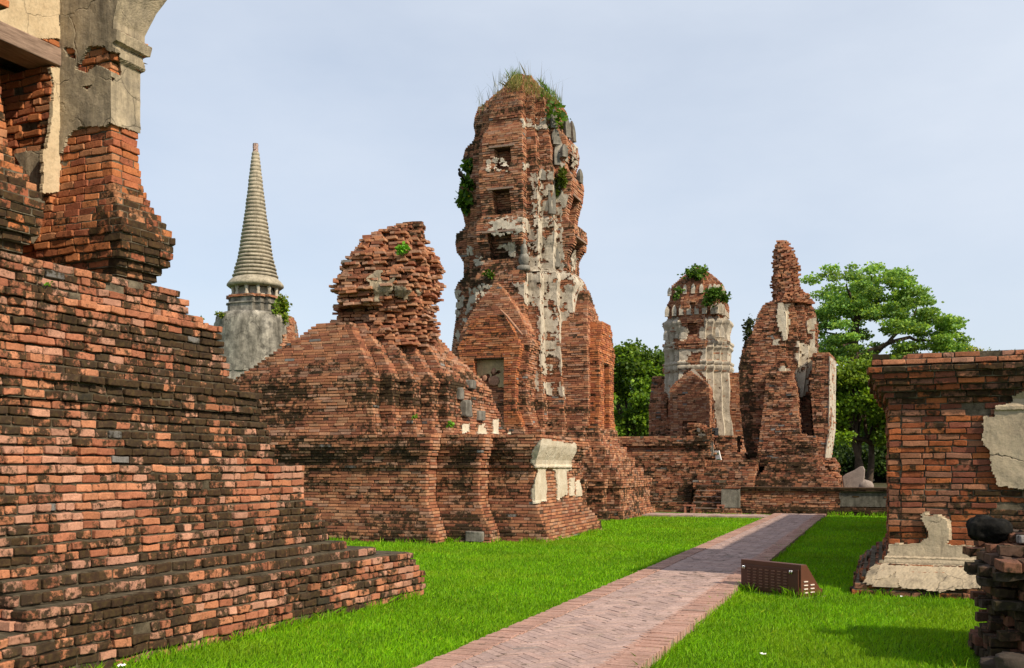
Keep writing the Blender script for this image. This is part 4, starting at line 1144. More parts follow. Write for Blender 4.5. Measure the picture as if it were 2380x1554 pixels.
masonry(a, sp_porch, 2.62, zat(862, 41.5), .068, .2, 'rust', stn(.15, .5, .9, 35), 2, .012, .12, .01, .01, 133)
def sp_porch2(z, k=0):
    hw = interp(z, [(2.6, .6), (3.2, .52), (4.4, .55)]) if z < 4.2 else max(.55 * (1 - (z - 4.2) / 1.5), .05)
    return [(SX + 1.2, SY - hw), (SX + 2.0, SY - hw), (SX + 2.0, SY + hw), (SX + 1.2, SY + hw)]
masonry(a, sp_porch2, 2.62, 5.65, .068, .2, 'rust', stn(.15, .5, .9, 35), 2, .012, .12, .01, .01, 134)
def sp_porch3(z, k=0):
    hw = .8 if z < 4.2 else max(.8 * (1 - (z - 4.2) / 1.5), .05)
    return [(SX - 2.0, SY - hw), (SX - 1.2, SY - hw), (SX - 1.2, SY + hw), (SX - 2.0, SY + hw)]
masonry(a, sp_porch3, 2.62, 5.6, .068, .2, 'rust', stn(.35, .5, .9, 35), 2, .012, .12, .01, .01, 135)
p_ = a.build('porch', sp)
b = Acc()
f1 = lambda z, k=0: np.array([(SX - 1.0, SY - 1.7), (SX + .75, SY - 1.7), (SX + .75, SY - 1.2), (SX - 1.0, SY - 1.2)])
stucco(b, f1, zat(905, 41.5), zat(862, 41.5) + .35, pmask([c6([(385, 835), (400, 780), (438, 735), (500, 800), (505, 830), (440, 820), (420, 830)])], 2, 2, 3), M['stucco_pale'], .02, .3, .06, [0], 5)
b.build('gable_stucco', sp)
for ri, (y, hgt, wd, n_) in enumerate([(676, .42, .17, 6), (726, .50, .19, 7), (782, .5, .2, 4)]):
    w_ = interp(zat(y, 42), sw)
    for side in (0, 1):
        for t in np.linspace(-.92, .92, n_ + (1 if ri < 2 else 0)):
            r_ = w_ * (1.0 if abs(t) < .5 else .9 if abs(t) < .75 else .84) - .03
            x, y_ = (SX + t * w_, SY - r_) if side == 0 else (SX + r_, SY + t * w_)
            if ri == 2 and abs(t) < .3: continue
            a = Acc(); antefix(a, (x, y_, zat(y, 42) - .05), hgt * random.Random(int(t * 99) + ri).uniform(.85, 1.08), wd, .16, 0 if side == 0 else math.pi / 2, M['stucco_pale'], .10)
            a.build('antefix', sp)

# ================================================================== LEANING BROKEN TOWER
LX, LY = xr_(1815, 38.5), 38.8
lean = thing('leaning_ruined_tower', 'leaning split brick tower with a thin ragged brick spike on its top', 'tower ruin', (LX, LY, .9))
lL = [(547, 1801), (552, 1799), (570, 1795), (600, 1791), (690, 1791), (697, 1784), (715, 1768), (732, 1759), (774, 1748), (793, 1729), (849, 1716), (950, 1720), (1010, 1726), (1065, 1736), (1130, 1740)]
lR = [(547, 1822), (555, 1830), (564, 1836), (590, 1846), (611, 1855), (625, 1852), (667, 1857), (684, 1876), (695, 1884), (732, 1894), (830, 1897), (850, 1893), (880, 1890), (919, 1884), (960, 1884), (1130, 1900)]
LF = 37.6
dl = XY(1810, LF)[1]
def l_poly(z, k=0):
    y = HZ - (z - H) * F / dl
    l = np.interp(y, [q[0] for q in lL], [q[1] for q in lL]); r = np.interp(y, [q[0] for q in lR], [q[1] for q in lR])
    if y > 700:
        x0, x1 = xr_(l, LF), xr_(r, LF + 1.0)
        return np.array([(x0, LF), (x1 - 1.0, LF), (x1 - 1.0, LF + .35), (x1 - .6, LF + .35), (x1 - .6, LF + .65), (x1 - .3, LF + .65), (x1 - .3, LF + .95), (x1, LF + .95), (x1, LF + 2.6), (x0 + .2, LF + 2.6)])
    x0, x1 = xr_(l, LF + .3), xr_(r, LF + .3); c = (x0 + x1) / 2; rx = (x1 - x0) / 2; ry = min(rx * 1.1, .9)
    th = np.linspace(0, 2 * np.pi, 14, endpoint=False)
    return np.c_[c + rx * np.cos(th), LF + 1.0 + ry * np.sin(th)]
ds_ = XY(1815, LF + .3)[1]
a = Acc()
lst = stn(.34, .8, .7, 55, [(1, .1), (3, 0)])
lst2 = lambda P: np.clip(lst(P) + .30 * (P[:, 0] < LX - .9) * (P[:, 2] < 8), 0, .9)
masonry(a, l_poly, .9, zat(702, dl), .068, .21, 'rust', lst2, 2, .012, .14, .022, .02, 141, .02, .02, None, None, None, .01, -.25, 0, 1.4)
def l_top(z, k=0):
    P = l_poly(z, k); return P.mean(0) + (P - P.mean(0)) * (1 + (fbm(np.c_[P, np.full(len(P), z * 2.5)], 2.0, 5)[:, None] - .5) * .35)
rubble(a, l_top, zat(702, dl) + .003, zat(547, dl), .062, .17, .11, 'rust', stn(.25, .6, 1.2, 9), 2, .5, .018, .05, 143, None, None, .1, .008, .03)
a.build('split_tower_body', lean)
c6b = lambda p: c6(p)
b = Acc()
zones = [c6([(865, 740), (880, 725), (930, 735), (1030, 735), (1035, 760), (1000, 870), (960, 880), (945, 800), (920, 775), (870, 790)]), c6([(840, 590), (880, 585), (880, 620), (840, 620)]), c6([(955, 590), (1040, 640), (1050, 690), (1030, 740), (960, 735), (950, 690)]), c6([(860, 370), (925, 390), (910, 600), (890, 600), (860, 520)]), c6([(1010, 500), (1048, 480), (1050, 680), (1025, 690)])]
stucco(b, l_poly, 4.0, zat(705, dl), pmask(zones, 7, 4, 31, (), .38, 4.), M['stucco_white'], .05, .07, .055, None, 12, .02); b.build('white_stucco', lean)
a = Acc()
def l_but(z, k=0):
    y = HZ - (z - H) * F / XY(1810, 36.7)[1]
    x0 = xr_(np.interp(y, [880, 1075], [1781, 1758]), 36.7); x1 = xr_(np.interp(y, [880, 900, 1010, 1015, 1075, 1085], [1842, 1850, 1860, 1896, 1900, 1905]), 36.7)
    return [(x0, 36.7), (x1, 36.7), (x1, 38), (x0, 38)]
masonry(a, l_but, 1.6, zat(879, 38.3), .068, .21, 'rust', stn(.38, .9, .8, 56), 2, .012, .14, .022, .02, 145, .02, .02, None, None, None, .01, -.25, 0, 1.4)
a.build('buttress', lean)
a = Acc()
def l_rw(z, k=0):
    y = HZ - (z - H) * F / XY(1910, 37.2)[1]
    x0 = xr_(np.interp(y, [842, 900, 1092], [1889, 1882, 1901]), 37.2); x1 = xr_(np.interp(y, [842, 1000, 1092], [1927, 1925, 1912]), 37.2)
    return np.array([(x0, 37.2), (x1, 37.2), (x1 + .12, 39.4), (x0, 39.4)])
masonry(a, l_rw, 1.5, zat(842, 38.8), .068, .21, 'rust', stn(.45, .9, .8, 57), 2, .012, .14, .018, .02, 147, .02, .02, None, None, None, .01, -.25, 0, 1.4)
a.build('standing_wall', lean)
b = Acc(); stucco(b, l_rw, 1.7, zat(850, 38.8), nmask(.36, 2.4, 5), M['stucco_pale'], .03, .05, .055, [1], 12, .02); b.build('stucco', lean)
a = Acc()
LB0 = np.array([(xr_(1757, 35.6), 35.7), (xr_(1938, 35.6), 35.7), (xr_(1938, 35.6), 40.5), (xr_(1757, 35.6), 40.5)])
masonry(a, lambda z, k: offset(LB0, interp(z, [(.7, .25), (1.0, .2), (1.2, .0), (1.4, -.2), (1.7, -.35), (2.0, -.6)])) + (fbm(np.c_[LB0, np.full(4, z * 3)], 1., 8)[:, None] - .5) * .15, .6, 1.9, .072, .22, 'rust', stn(.45, .9, .8, 58), 2, .013, .16, .03, .05, 149, .03, .02, None, None, None, .01, -.25, 0, 1.5)
rubble(a, lambda z, k: [(xr_(1905, 36.3), 36.3), (xr_(1952 - (z - .7) * 12, 36.3), 36.4), (xr_(1950 - (z - .7) * 14, 37), 39), (xr_(1905, 36.3), 39)], .6, 1.9, .07, .22, .13, 'rust', stn(.25, .6, 1.2, 9), 2, .6, .04, .1, 150, None, None, .2, .01, .1)
a.build('broken_base', lean)
structure(tag(bpy.data.objects.new('rear_ground', None), None, None)) if False else None
a = Acc(); prism(a, [(-40, 36.0), (40, 34.75), (500, 600), (-500, 600)], -.05, .72, M['soil']); structure(a.build('raised_ground'))

# ================================================================== RIGHT-HAND STUCCOED PEDESTAL
RX, RY = .05, 13.5
ped = thing('brick_pedestal', 'tall brick pedestal with a projecting cap and flaking stucco foot on the right', 'pedestal', (2.4, 15, 0))
d0 = 12.85
rp = [(0, .44), (.10, .43), (.12, .40), (.2, .33), (.28, .24), (.35, .14), (.375, .09), (.38, .065), (.42, .065), (.425, .045), (.46, .05), (.47, .02), (.52, .012), (.6, 0), (2.28, 0), (2.285, .025), (2.345, .025), (2.35, 0), (2.42, 0), (2.5, .05), (2.58, .11), (2.68, .18), (2.77, .22), (2.80, .24), (2.86, .25), (2.93, .11), (3.01, .10), (3.1, .1)]
R0 = np.array([(RX, RY), (6.5, RY), (6.5, RY + 3.6), (RX, RY + 3.6)])
r_poly = lambda z, k=0: offset(R0, interp(z, rp))
a = Acc()
r_st = lambda P: np.clip(.27 + .8 * (fbm(P * [1, 1, 1.5], 1.0, 65) - .45) + np.interp(P[:, 2], [0, .3, .6, 2.4, 2.6, 2.8, 2.86, 2.9], [.2, .1, -.02, 0, .12, .3, .35, .05]), 0, .85)
masonry(a, r_poly, 0, 2.85, .0775, .275, 'deep', r_st, 0, .013, .15, .011, .012, 151, .014, .022, M['brick'], M['mortar'], None, .010)
def r_cap(z, k=0):
    return offset(np.array([(RX + (.0 if z < 2.94 else .35 if k % 2 else .25), RY), (6.5, RY), (6.5, RY + 3.6), (RX + .2, RY + 3.6)]), .19 if z < 2.94 else .15)
masonry(a, r_cap, 2.87, 3.01, .07, .25, 'pink', stn(.30, .6, 1., 66), 0, .013, .18, .012, .02, 153, .015, .024, M['brick'], M['mortar'], None, .011)
a.build('masonry', ped)
a = Acc()
masonry(a, lambda z, k: [(.75, 17.2), (3.2, 17.2), (3.2, 31.5), (.75, 31.5)], 0, 3.1, .0775, .275, 'deep', r_st, 2, .013, .15, .011, .012, 157, cull=-1.1); a.build('unseen_shade_wall', ped)  # unseen wall behind the pedestal, added to shade the lawn and path
a = Acc(); B = Bricks()
for i, (dx, z) in enumerate([(.02, 2.905), (.03, 2.978)]):
    B.add(RX - .12 + dx, RY - .04, z, .10, .10, .032, .02 * i, (.10, .06, .04, .9))
B.emit(a, M['brick'], 0, .01, 3); a.build('loose_corner_brick', ped)
ra, rb = cropc(.2659, 1966.8, 793.4), cropc(.2659, 1966.8, 1140.4)
b = Acc()
mr = pmask([ra([(1198, 655), (1305, 655), (1305, 565), (1445, 540), (1445, 485), (1560, 430), (1800, 430), (1800, 1330), (1430, 1285), (1310, 1262), (1300, 1200), (1272, 1130), (1250, 950), (1200, 900)]),
            [(2032, 1345), (2052, 1302), (2066, 1285), (2068, 1266), (2100, 1264), (2138, 1262), (2160, 1248), (2152, 1228), (2142, 1205), (2160, 1200), (2178, 1196), (2203, 1212), (2206, 1247), (2200, 1264), (2240, 1270), (2300, 1275), (2300, 1366), (2200, 1372), (2186, 1378), (2140, 1370), (2096, 1368), (2085, 1352), (2080, 1330), (2062, 1345)], [(2140, 1198), (2152, 1190), (2150, 1205)]], 4, 6, 41)
stucco(b, r_poly, .08, 2.6, mr, M['stucco_beige'], .05, .075, .018, [0], 13, .016); b.build('stucco', ped)
b = Acc()
stucco(b, r_poly, .12, .42, pmask([[(2005, 1355), (2020, 1325), (2045, 1302), (2066, 1298), (2078, 1318), (2086, 1345), (2090, 1372), (2050, 1366)]], 6, 6, 44), M['stucco'], .045, .08, .02, [0, 3], 14, .03)
b.build('eroded_corner_stucco', ped)
for q, (px, py, h) in enumerate([(2350, 1060, .09), (2352, 1078, .06)]):
    pass

# ================================================================== DARK BRICK PILE AT THE RIGHT EDGE
pile = thing('crumbling_brick_pile', 'low crumbling pile of blackened bricks at the right edge', 'brick pile', (2.0, 9.2, 0))
def p_poly(z, k=0):
    l = interp(z, [(0, .66), (.15, .62), (.3, .74), (.45, .70), (.62, .68), (.72, .58), (.85, .60), (.92, .72), (.98, .80), (1.02, 1.02), (1.12, 1.12), (1.2, 1.25)])
    yf = interp(z, [(0, 8.45), (.6, 8.5), (.8, 8.4), (.9, 8.6), (1.2, 8.9)])
    P = np.array([(l + .27, yf), (l + .95, yf - .05), (3.6, yf), (3.6, 10), (l + .15, 10), (l + .13, yf + .6)])
    return P + (fbm(np.c_[P, np.full(6, z * 4)], 2., 18) - .5)[:, None] * .12
a = Acc()
rubble(a, p_poly, 0, 1.2, .078, .25, .15, 'dark', lambda P: np.clip(.46 + .9 * (fbm(P, 1.5, 9) - .5), 0, 1), 0, .45, .02, .05, 161, M['brick_mid'], M['mortar_dark'], .12, .010, .04, 1.1, .3)
a.build('masonry', pile)
for q, (c_, r_, m_) in enumerate([((1.35, 8.62, .38), (.30, .22, .12), 'stone'), ((.9, 8.42, .10), (.11, .10, .07), 'darkrubble'), ((.82, 8.55, .05), (.12, .12, .06), 'darkrubble'), ((1.15, 8.38, .04), (.12, .10, .06), 'darkrubble')]):
    a = Acc(); lumpy(a, c_, r_, M[m_], q + 30, 26, 18, .35, .4); a.build('fallen_stone', pile)
a = Acc(); P = W(2297, 1230, 8.6); lumpy(a, P, (.155, .14, .11), M['blackstone'], 8, 40, 28, .34, .8)
tag(a.build('round_black_stone', None, P), 'rounded black stone lying on top of the brick pile at the right edge', 'stone')

# ================================================================== FLOODLIGHT HOUSING
q0, q1 = G(1722, 1374), G(1862, 1393)
ex = (q1 - q0)[:2]; BL = np.hypot(*ex); ex /= BL; ey = np.array([-ex[1], ex[0]])
cen = q0[:2] + ex * BL / 2 + ey * .2
fl_ = thing('floodlight_housing', 'brown metal floodlight box with vent slots standing on the lawn by the path', 'floodlight', (*cen, 0))
M['brown'] = plain_mat('brown_paint', (.10, .034, .017), .5, 0, 5, .12, .05, .4)
M['brown_in'] = plain_mat('dark_brown_paint', (.075, .025, .013), .5, 0, 5, .12, .05, .4)
M['brown_lip'] = plain_mat('lighter_brown_paint', (.19, .085, .055), .5, 0, 5, .12, .05, .4)  # louvres in a lighter brown than the door panel
M['chrome'] = plain_mat('polished_steel', (.7, .7, .72), .22, 1.0, 8, .05, 0, .5)
M['slot'] = plain_mat('pale_vent_lip', (.72, .62, .54), .5, 0, 8, .1, 0, .4)
def bp_(x, y, z): return np.array([*(q0[:2] + ex * x + ey * y), z])
Hh, Dp = .41, .40
a = Acc(); sec = [(0, 0), (0, Hh), (.10, Hh), (.36, .10), (.40, .10), (.40, 0)]
v = [bp_(0, y, z) for y, z in sec] + [bp_(BL, y, z) for y, z in sec]; n = len(sec)
a.add(v, [[i, (i + 1) % n, n + (i + 1) % n, n + i] for i in range(n)] + [list(range(n - 1, -1, -1)), list(range(n, 2 * n))], M['brown'])
bevel(a.build('housing', fl_), .006)
a = Acc(); v, f = box_pts(bp_(BL / 2, -.008, .195), (*(ex * (BL / 2 - .03)), 0), (*(ey * .01), 0), (0, 0, .155)); a.add(v, f, M['brown_in']); door = bevel(a.build('door_panel', fl_), .004)
for cx_ in np.linspace(.16, BL - .22, 7):
    a = Acc()
    for r_ in range(7):
        v, f = box_pts(bp_(cx_, -.020, .09 + r_ * .036), (*(ex * .026), 0), (*(ey * .012), 0), (0, 0, .006)); a.add(v, f, M['brown_lip'])
    a.build('louvre', door)
for cx_ in (.055, BL - .15):
    for dx in (0, .03):
        a = Acc(); cpos = bp_(cx_ + dx, -.028, .315)
        lumpy(a, cpos, (.011, .011, .024), M['chrome'], 1, 12, 8, .02); a.build('latch', fl_)
for x_, ys in ((.05, 4), (.17, 3)):
    for r_ in range(ys):
        a = Acc(); v, f = box_pts(bp_(BL + .004, x_ + .03, .07 + r_ * .045), (*(ex * .008), 0), (*(ey * .034), 0), (0, 0, .006)); a.add(v, f, M['slot'])
        a.build('vent', fl_)
a = Acc(); prism(a, [bp_(-.03, -.04, 0)[:2], bp_(BL + .03, -.04, 0)[:2], bp_(BL + .03, .44, 0)[:2], bp_(-.03, .44, 0)[:2]], -.02, .012, M['sand']); a.build('footing', fl_)

# ================================================================== SMALL THINGS
M['white'] = plain_mat('white_paint', (.75, .75, .74), .5)
M['green'] = plain_mat('green_print', (.05, .16, .07), .5)
M['redwood'] = plain_mat('red_brown_wood', (.36, .14, .09), .7)
P = W(1669, 1062, 36.3)
sg = thing('notice_board', 'small white notice propped on the steps beside the brick stub', 'notice', (P[0], P[1], 1.85))
a = Acc(); v, f = box_pts((P[0], P[1], P[2]), (.10, -.04, 0), (.008, .02, 0), (-.06, .04, .22)); a.add(v, f, M['white']); a.build('board', sg)
for i, zz in enumerate((.13, .09, -.1)):
    a = Acc(); v, f = box_pts((P[0] + (-.06 / .22) * zz, P[1] - .03 + (.04 / .22) * zz, P[2] + zz), (.07, -.028, 0), (.002, .005, 0), (-.004, .003, .014)); a.add(v, f, M['green']); a.build('print', sg)
a = Acc(); tube(a, [(P[0] - .1, P[1] + .3, 1.86), (P[0], P[1] + .05, P[2] + .2)], .015, M['redwood'], 6); tube(a, [(P[0] + .05, P[1], 1.86), (P[0] + .02, P[1], P[2])], .015, M['redwood'], 6); a.build('prop', sg)
for nm, px, lab in (('rail_stub', 1603, 'low reddish wooden rail left of the bottom stair step'), ('rail_stub', 1675, 'low reddish wooden rail right of the bottom stair step')):
    P = G(px, 1192, .05); w_ = .30 if px < 1650 else .16
    t = thing(nm, lab, 'rail', (P[0], P[1], 0), 'low wooden rails at the foot of the stair')
    for dx in (-w_ / 2, w_ / 2):
        a = Acc(); v, f = box_pts((P[0] + dx, P[1], .13), (.03, 0, 0), (0, .03, 0), (0, 0, .14)); a.add(v, f, M['redwood']); a.build('post', t)
    a = Acc(); v, f = box_pts((P[0], P[1], .29), (w_ / 2 + .05, 0, 0), (0, .04, 0), (0, 0, .025)); a.add(v, f, M['redwood']); a.build('rail', t)
# leaf-shaped boundary stone and its fallen neighbour behind the low wall
xs_ = xr_(1985, 37.0); zs_ = .90; dd_ = XY(1985, 37.0)[1]; m_ = dd_ / F
out = [(-20, -12), (-22, 0), (-24, 12), (-25, 20), (-18, 26), (0, 34), (12, 42), (19, 43), (23, 35), (22, 20), (18, 6), (17, 0), (15, -12)]
v = []
for t in (-.14, .14):
    for x, z in out: v.append((xs_ + x * m_ * 1.05, 37.0 + t + (.0 if t > 0 else 0), zs_ + z * m_ * 1.1))
n = len(out); a = Acc()
a.add(v, [[i, (i + 1) % n, n + (i + 1) % n, n + i] for i in range(n)] + [list(range(n - 1, -1, -1)), list(range(n, 2 * n))], M['pinkstone'])
o = bevel(a.build('boundary_stone', None, (xs_, 37, zs_)), .03); tag(o, 'leaf-shaped pale stone slab standing behind the low wall', 'stone')
a = Acc(); x_ = xr_(2010, 37.0); lumpy(a, (x_, 37, .92), (.30, .2, .22), M['pinkstone'], 9, 18, 12, .15)
tag(a.build('fallen_stone', None, (x_, 37, .72)), 'low rounded pale stone right of the standing slab', 'stone')
for px, py, s_, lab in ((1773, 1522, .026, 'scrap of white paper on the grass right of the path'), (1441, 1390, 0, ''), (283, 1549, .03, 'white crumpled litter at the foot of the left temple base'), (2095, 1297 + 90, .02, 'white speck of litter on the grass before the pedestal')):
    if not s_: continue
    P = G(px, py, .05); a = Acc(); rg = np.random.RandomState(int(px))
    g = np.array([[(i - 1.5) * s_ * .55, (j - 1.5) * s_ * .5, rg.uniform(0, s_ * .6)] for j in range(4) for i in range(4)]) + rg.normal(0, s_ * .08, (16, 3)) + P
    a.add(g, [[j * 4 + i, j * 4 + i + 1, j * 4 + i + 5, j * 4 + i + 4] for j in range(3) for i in range(3)], M['white'])
    tag(a.build('paper_litter', None, P), lab, 'litter', 'scraps of litter on the lawn')

# ================================================================== TREES
def tree(name, label, base, trunk, clumps, n, size, cols, seed, flat=.5, cat='tree', group=None, scl=.35):
    """trunk: list of (points, radii); clumps: list of (centre, (rx,ry,rz))"""
    rg = np.random.RandomState(seed)
    t = thing(name, label, cat, base, group)
    a = Acc()
    for pts, rad in trunk: tube(a, pts, rad, M['bark'], 9)
    a.build('trunk', t)
    cl = np.array([c for c, r in clumps]); rr = np.array([r for c, r in clumps])
    wgt = (rr.prod(1)) ** .67; k = rg.choice(len(cl), n, p=wgt / wgt.sum())
    u = rg.normal(0, 1, (n, 3)); u /= np.linalg.norm(u, axis=1, keepdims=True); u *= (rg.uniform(0, 1, (n, 1)) ** .45)
    u *= 1 + (fbm(u * 2 + k[:, None], 1.5, seed)[:, None] - .5) * 1.2
    P = cl[k] + u * rr[k]
    # leaf colour belongs to the twig it grows on
    tw = np.random.RandomState(seed + 1).uniform(.72, 1.3, len(cl))
    c = leafcols(n, rg, cols, P, scl, seed) * tw[k][:, None]
    b = Acc(); leaves(b, P, size, c, rg, flat, None, .42); b.build('crown', t)
    return t
c7 = cropc(.1944, 1834.7, 578.5)
def limb(p0, p1, sag=.0, r0=.3, r1=.08, n=6, seed=0):
    rg = np.random.RandomState(seed); t = np.linspace(0, 1, n)[:, None]
    P = np.asarray(p0) * (1 - t) + np.asarray(p1) * t + rg.normal(0, 1, (n, 3)) * np.linalg.norm(np.asarray(p1) - p0) * .035 * np.sin(np.pi * t)
    P[:, 2] += sag * np.sin(np.pi * t[:, 0])
    return (P, np.linspace(r0, r1, n))
TD = 80.
outl = [(250, 340), (430, 220), (600, 170), (930, 175), (1180, 250), (1370, 300), (1390, 420), (1520, 460), (1700, 610), (1640, 690), (1760, 740), (2010, 860), (2140, 1080), (2120, 1200), (1900, 1300), (1300, 1330), (900, 1330), (500, 1380), (330, 1330), (300, 1000), (250, 620), (420, 480)]
gaps = [((1000, 960), 110), ((900, 1180), 70), ((1180, 1190), 60), ((650, 390), 70), ((1180, 560), 60), ((380, 690), 60), ((1560, 1210), 50), ((1480, 760), 50), ((800, 700), 0), ((420, 430), 60), ((1700, 980), 45), ((620, 1000), 50)]
rg = np.random.RandomState(12); cl = []
ctr = [c7([(760, 900)])[0], c7([(1100, 800)])[0]]
while len(cl) < 250:
    x, y = rg.uniform(220, 2150), rg.uniform(160, 1380)
    if not inpoly(x, y, outl): continue
    if any((x - g[0][0]) ** 2 + (y - g[0][1]) ** 2 < (g[1] * .95 + 38) ** 2 for g in gaps if g[1]): continue
    px, py = c7([(x, y)])[0]
    dz = TD + rg.uniform(-5, 5) * (1 - abs(x - 1100) / 1400)
    s_ = rg.uniform(.5, 1.1)
    cl.append((W(px, py, dz), (.95 * s_, .95 * s_, .36 * s_)))
tb = W(c7([(770, 1500)])[0][0], 0, TD); tb[2] = .7
def tp(x, y, dz=0): px, py = c7([(x, y)])[0]; return W(px, py, TD + dz)
fork = tp(770, 1150)
trk = [([tb, tp(765, 1400), tp(770, 1250), fork], [.62, .5, .42, .4]), limb(fork, tp(800, 900), 0, .38, .25, 6, 1), limb(tp(800, 900), tp(680, 420, -2), .3, .22, .05, 8, 2), limb(tp(800, 900), tp(1000, 480, 2), .2, .2, .05, 8, 3), limb(tp(770, 1250), tp(1180, 1130, -1), -.2, .24, .18, 6, 4),
       limb(tp(1180, 1130, -1), tp(1520, 880), .2, .16, .05, 7, 5), limb(tp(1180, 1130, -1), tp(1850, 1100, 1), .1, .18, .05, 7, 6), limb(fork, tp(430, 1000, 1), .2, .2, .05, 7, 7), limb(tp(800, 900), tp(480, 560, 2), .2, .15, .04, 7, 8), limb(tp(820, 860), tp(1250, 600), .3, .18, .05, 7, 9), limb(tp(940, 1300), tp(1240, 1080), -.1, .25, .12, 6, 10), limb(fork, tp(560, 1200, -2), .1, .2, .06, 6, 11), limb(tp(1500, 900), tp(1480, 600), 0, .1, .03, 6, 12), limb(tp(1000, 480, 2), tp(930, 230), 0, .06, .02, 5, 13)]
tree('spreading_tree', 'tall spreading tree with airy crown behind the leaning tower', tb, trk, cl, 44000, .23, [(.18, .31, .06), (.22, .36, .06), (.14, .27, .075), (.26, .38, .055)], 5, .45)
def dense(name, label, px, d, ztop, rx, seed, n, cols, zlow=1.5, size=.2, trunks=1, group=None, outline=None, zb0=.6):
    rg = np.random.RandomState(seed); c = W(px, 0, d); cl = []
    for k in range(70):
        a_ = rg.uniform(0, 2 * np.pi); el = rg.uniform(-.55, 1)
        hz = (ztop - zlow) / 2
        r_ = math.sqrt(max(1 - max(el, 0) ** 2.2, 0.05)) * rg.uniform(.55, 1)
        cl.append((np.array([c[0] + rx * r_ * math.cos(a_), c[1] + rx * .8 * r_ * math.sin(a_), zlow + hz + hz * el * .92]), np.array([.85, .85, .6]) * rg.uniform(.6, 1.25) * (rx / 3.2) ** .5))
    trk = []
    for k in range(trunks):
        b0 = np.array([c[0] + rg.normal(0, .4) * (k > 0), c[1] + rg.normal(0, .3), zb0])
        f0 = b0 + [rg.normal(0, .25), 0, (ztop - zb0) * .35]
        trk.append(([b0, b0 + (f0 - b0) * .5 + [rg.normal(0, .08), 0, 0], f0], [.2, .16, .14]))
        for q in range(5): trk.append(limb(f0, cl[rg.randint(70)][0], .2, .11, .03, 6, seed + q))
    return tree(name, label, (c[0], c[1], zb0), trk, cl, n, size, cols, seed, .7, 'tree', group, .6)
gcol = [(.08, .15, .012), (.115, .20, .014), (.055, .11, .014), (.15, .235, .015)]
dense('broadleaf_tree', 'bushy green tree between the tall prang and the small prang', 1462, 56, zat(806, 56), 2.9, 21, 26000, gcol, .8, .2, 2, 'trees behind the ruins')
dense('broadleaf_tree', 'bushy tree showing left of the small prang, lower than its neighbour', 1530, 62, zat(822, 62), 3.0, 22, 16000, gcol, .8, .2, 1, 'trees behind the ruins')
dense('broadleaf_tree', 'dense round tree with dark trunk right of the leaning tower', 2003, 50, zat(852, 50), 2.7, 23, 26000, [(.11, .20, .012), (.15, .25, .014), (.08, .15, .014), (.19, .29, .015)], 1.6, .18, 3, 'trees behind the ruins')
dense('broadleaf_tree', 'low dense tree half hidden behind the pedestal cap', 2080, 58, zat(858, 58), 3.3, 24, 18000, gcol, .5, .2, 1, 'trees behind the ruins')
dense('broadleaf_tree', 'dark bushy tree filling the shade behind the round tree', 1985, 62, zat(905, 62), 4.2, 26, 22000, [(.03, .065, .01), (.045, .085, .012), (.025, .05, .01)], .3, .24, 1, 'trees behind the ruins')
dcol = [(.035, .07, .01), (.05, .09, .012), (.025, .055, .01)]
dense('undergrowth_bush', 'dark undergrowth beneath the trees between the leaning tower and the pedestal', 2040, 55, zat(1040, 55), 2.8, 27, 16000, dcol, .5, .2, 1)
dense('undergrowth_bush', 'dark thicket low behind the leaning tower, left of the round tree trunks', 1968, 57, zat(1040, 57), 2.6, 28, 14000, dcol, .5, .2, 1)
dense('broadleaf_tree', 'bushy tree partly hidden behind the right edge of the tall prang', 1400, 66, zat(850, 66), 3.0, 25, 12000, gcol, .5, .22, 1, 'trees behind the ruins')

# ================================================================== PLANTS GROWING ON THE RUINS
gr1 = [(.06, .13, .012), (.10, .19, .016), (.045, .095, .014)]
gy = [(.17, .22, .02), (.12, .2, .018), (.22, .22, .04)]
shrub('wall_shrub', 'dark leafy shrub clinging to the left flank of the tall prang, upper one', m_at(1098, 385, .05), (.40, .4, .45), 700, .14, gr1, 1, 'shrub', 8, 18)
shrub('wall_shrub', 'dark leafy shrub with yellow flowers on the left flank of the tall prang, lower one', m_at(1092, 468, .05), (.42, .4, .42), 700, .14, gr1, 2, 'shrub', 8, 30)
shrub('wall_shrub', 'small leafy sprig between the two shrubs on the tall prang', m_at(1092, 425, .05), (.3, .25, .24), 260, .13, gr1, 3, 'shrub', 5)
shrub('wall_shrub', 'olive shrub hanging on the right corner of the tall prang', m_at(1301, 425, .05), (.24, .24, .46), 700, .12, [(.08, .12, .014), (.12, .15, .02), (.06, .09, .014)], 4, 'shrub', 6, 8)
shrub('wall_fern', 'bright green fern on the crumbling brick crown of the middle chedi', W(936, 578, HD - 1.15), (.13, .12, .15), 110, .09, [(.13, .33, .02), (.10, .27, .02)], 5, 'fern', 3)
shrub('wall_weed', 'tiny green weed on the tall prang above the porch gable', m_at(1132, 640, .12), (.2, .15, .18), 90, .1, gr1, 6, 'weed', 3)
shrub('wall_vine', 'yellow-green vine on the shoulder of the bell chedi', W(655, 728, 44.2), (.42, .5, .75), 900, .13, [(.13, .22, .015), (.17, .26, .02), (.2, .22, .03)], 7, 'vine', 6)
shrub('wall_weed', 'small weed on the left shoulder of the bell chedi', W(513, 732, 43.6), (.28, .2, .16), 130, .1, gy, 8, 'weed', 3)
shrub('wall_vine', 'green creeper spread over the domed top of the small prang', W(1618, 634, 42.6), (.62, .8, .35), 800, .13, gr1, 9, 'vine', 5)
shrub('wall_vine', 'green creeper hanging among the pale stones on the right of the small prang', W(1662, 692, 41.7), (.55, .4, .45), 750, .13, gr1, 10, 'vine', 5, 0, .6, None, .6)
shrub('wall_weed', 'small weed tuft among the stones on the left of the small prang', W(1577, 686, 41.9), (.2, .2, .35), 150, .11, gr1, 11, 'weed', 3)
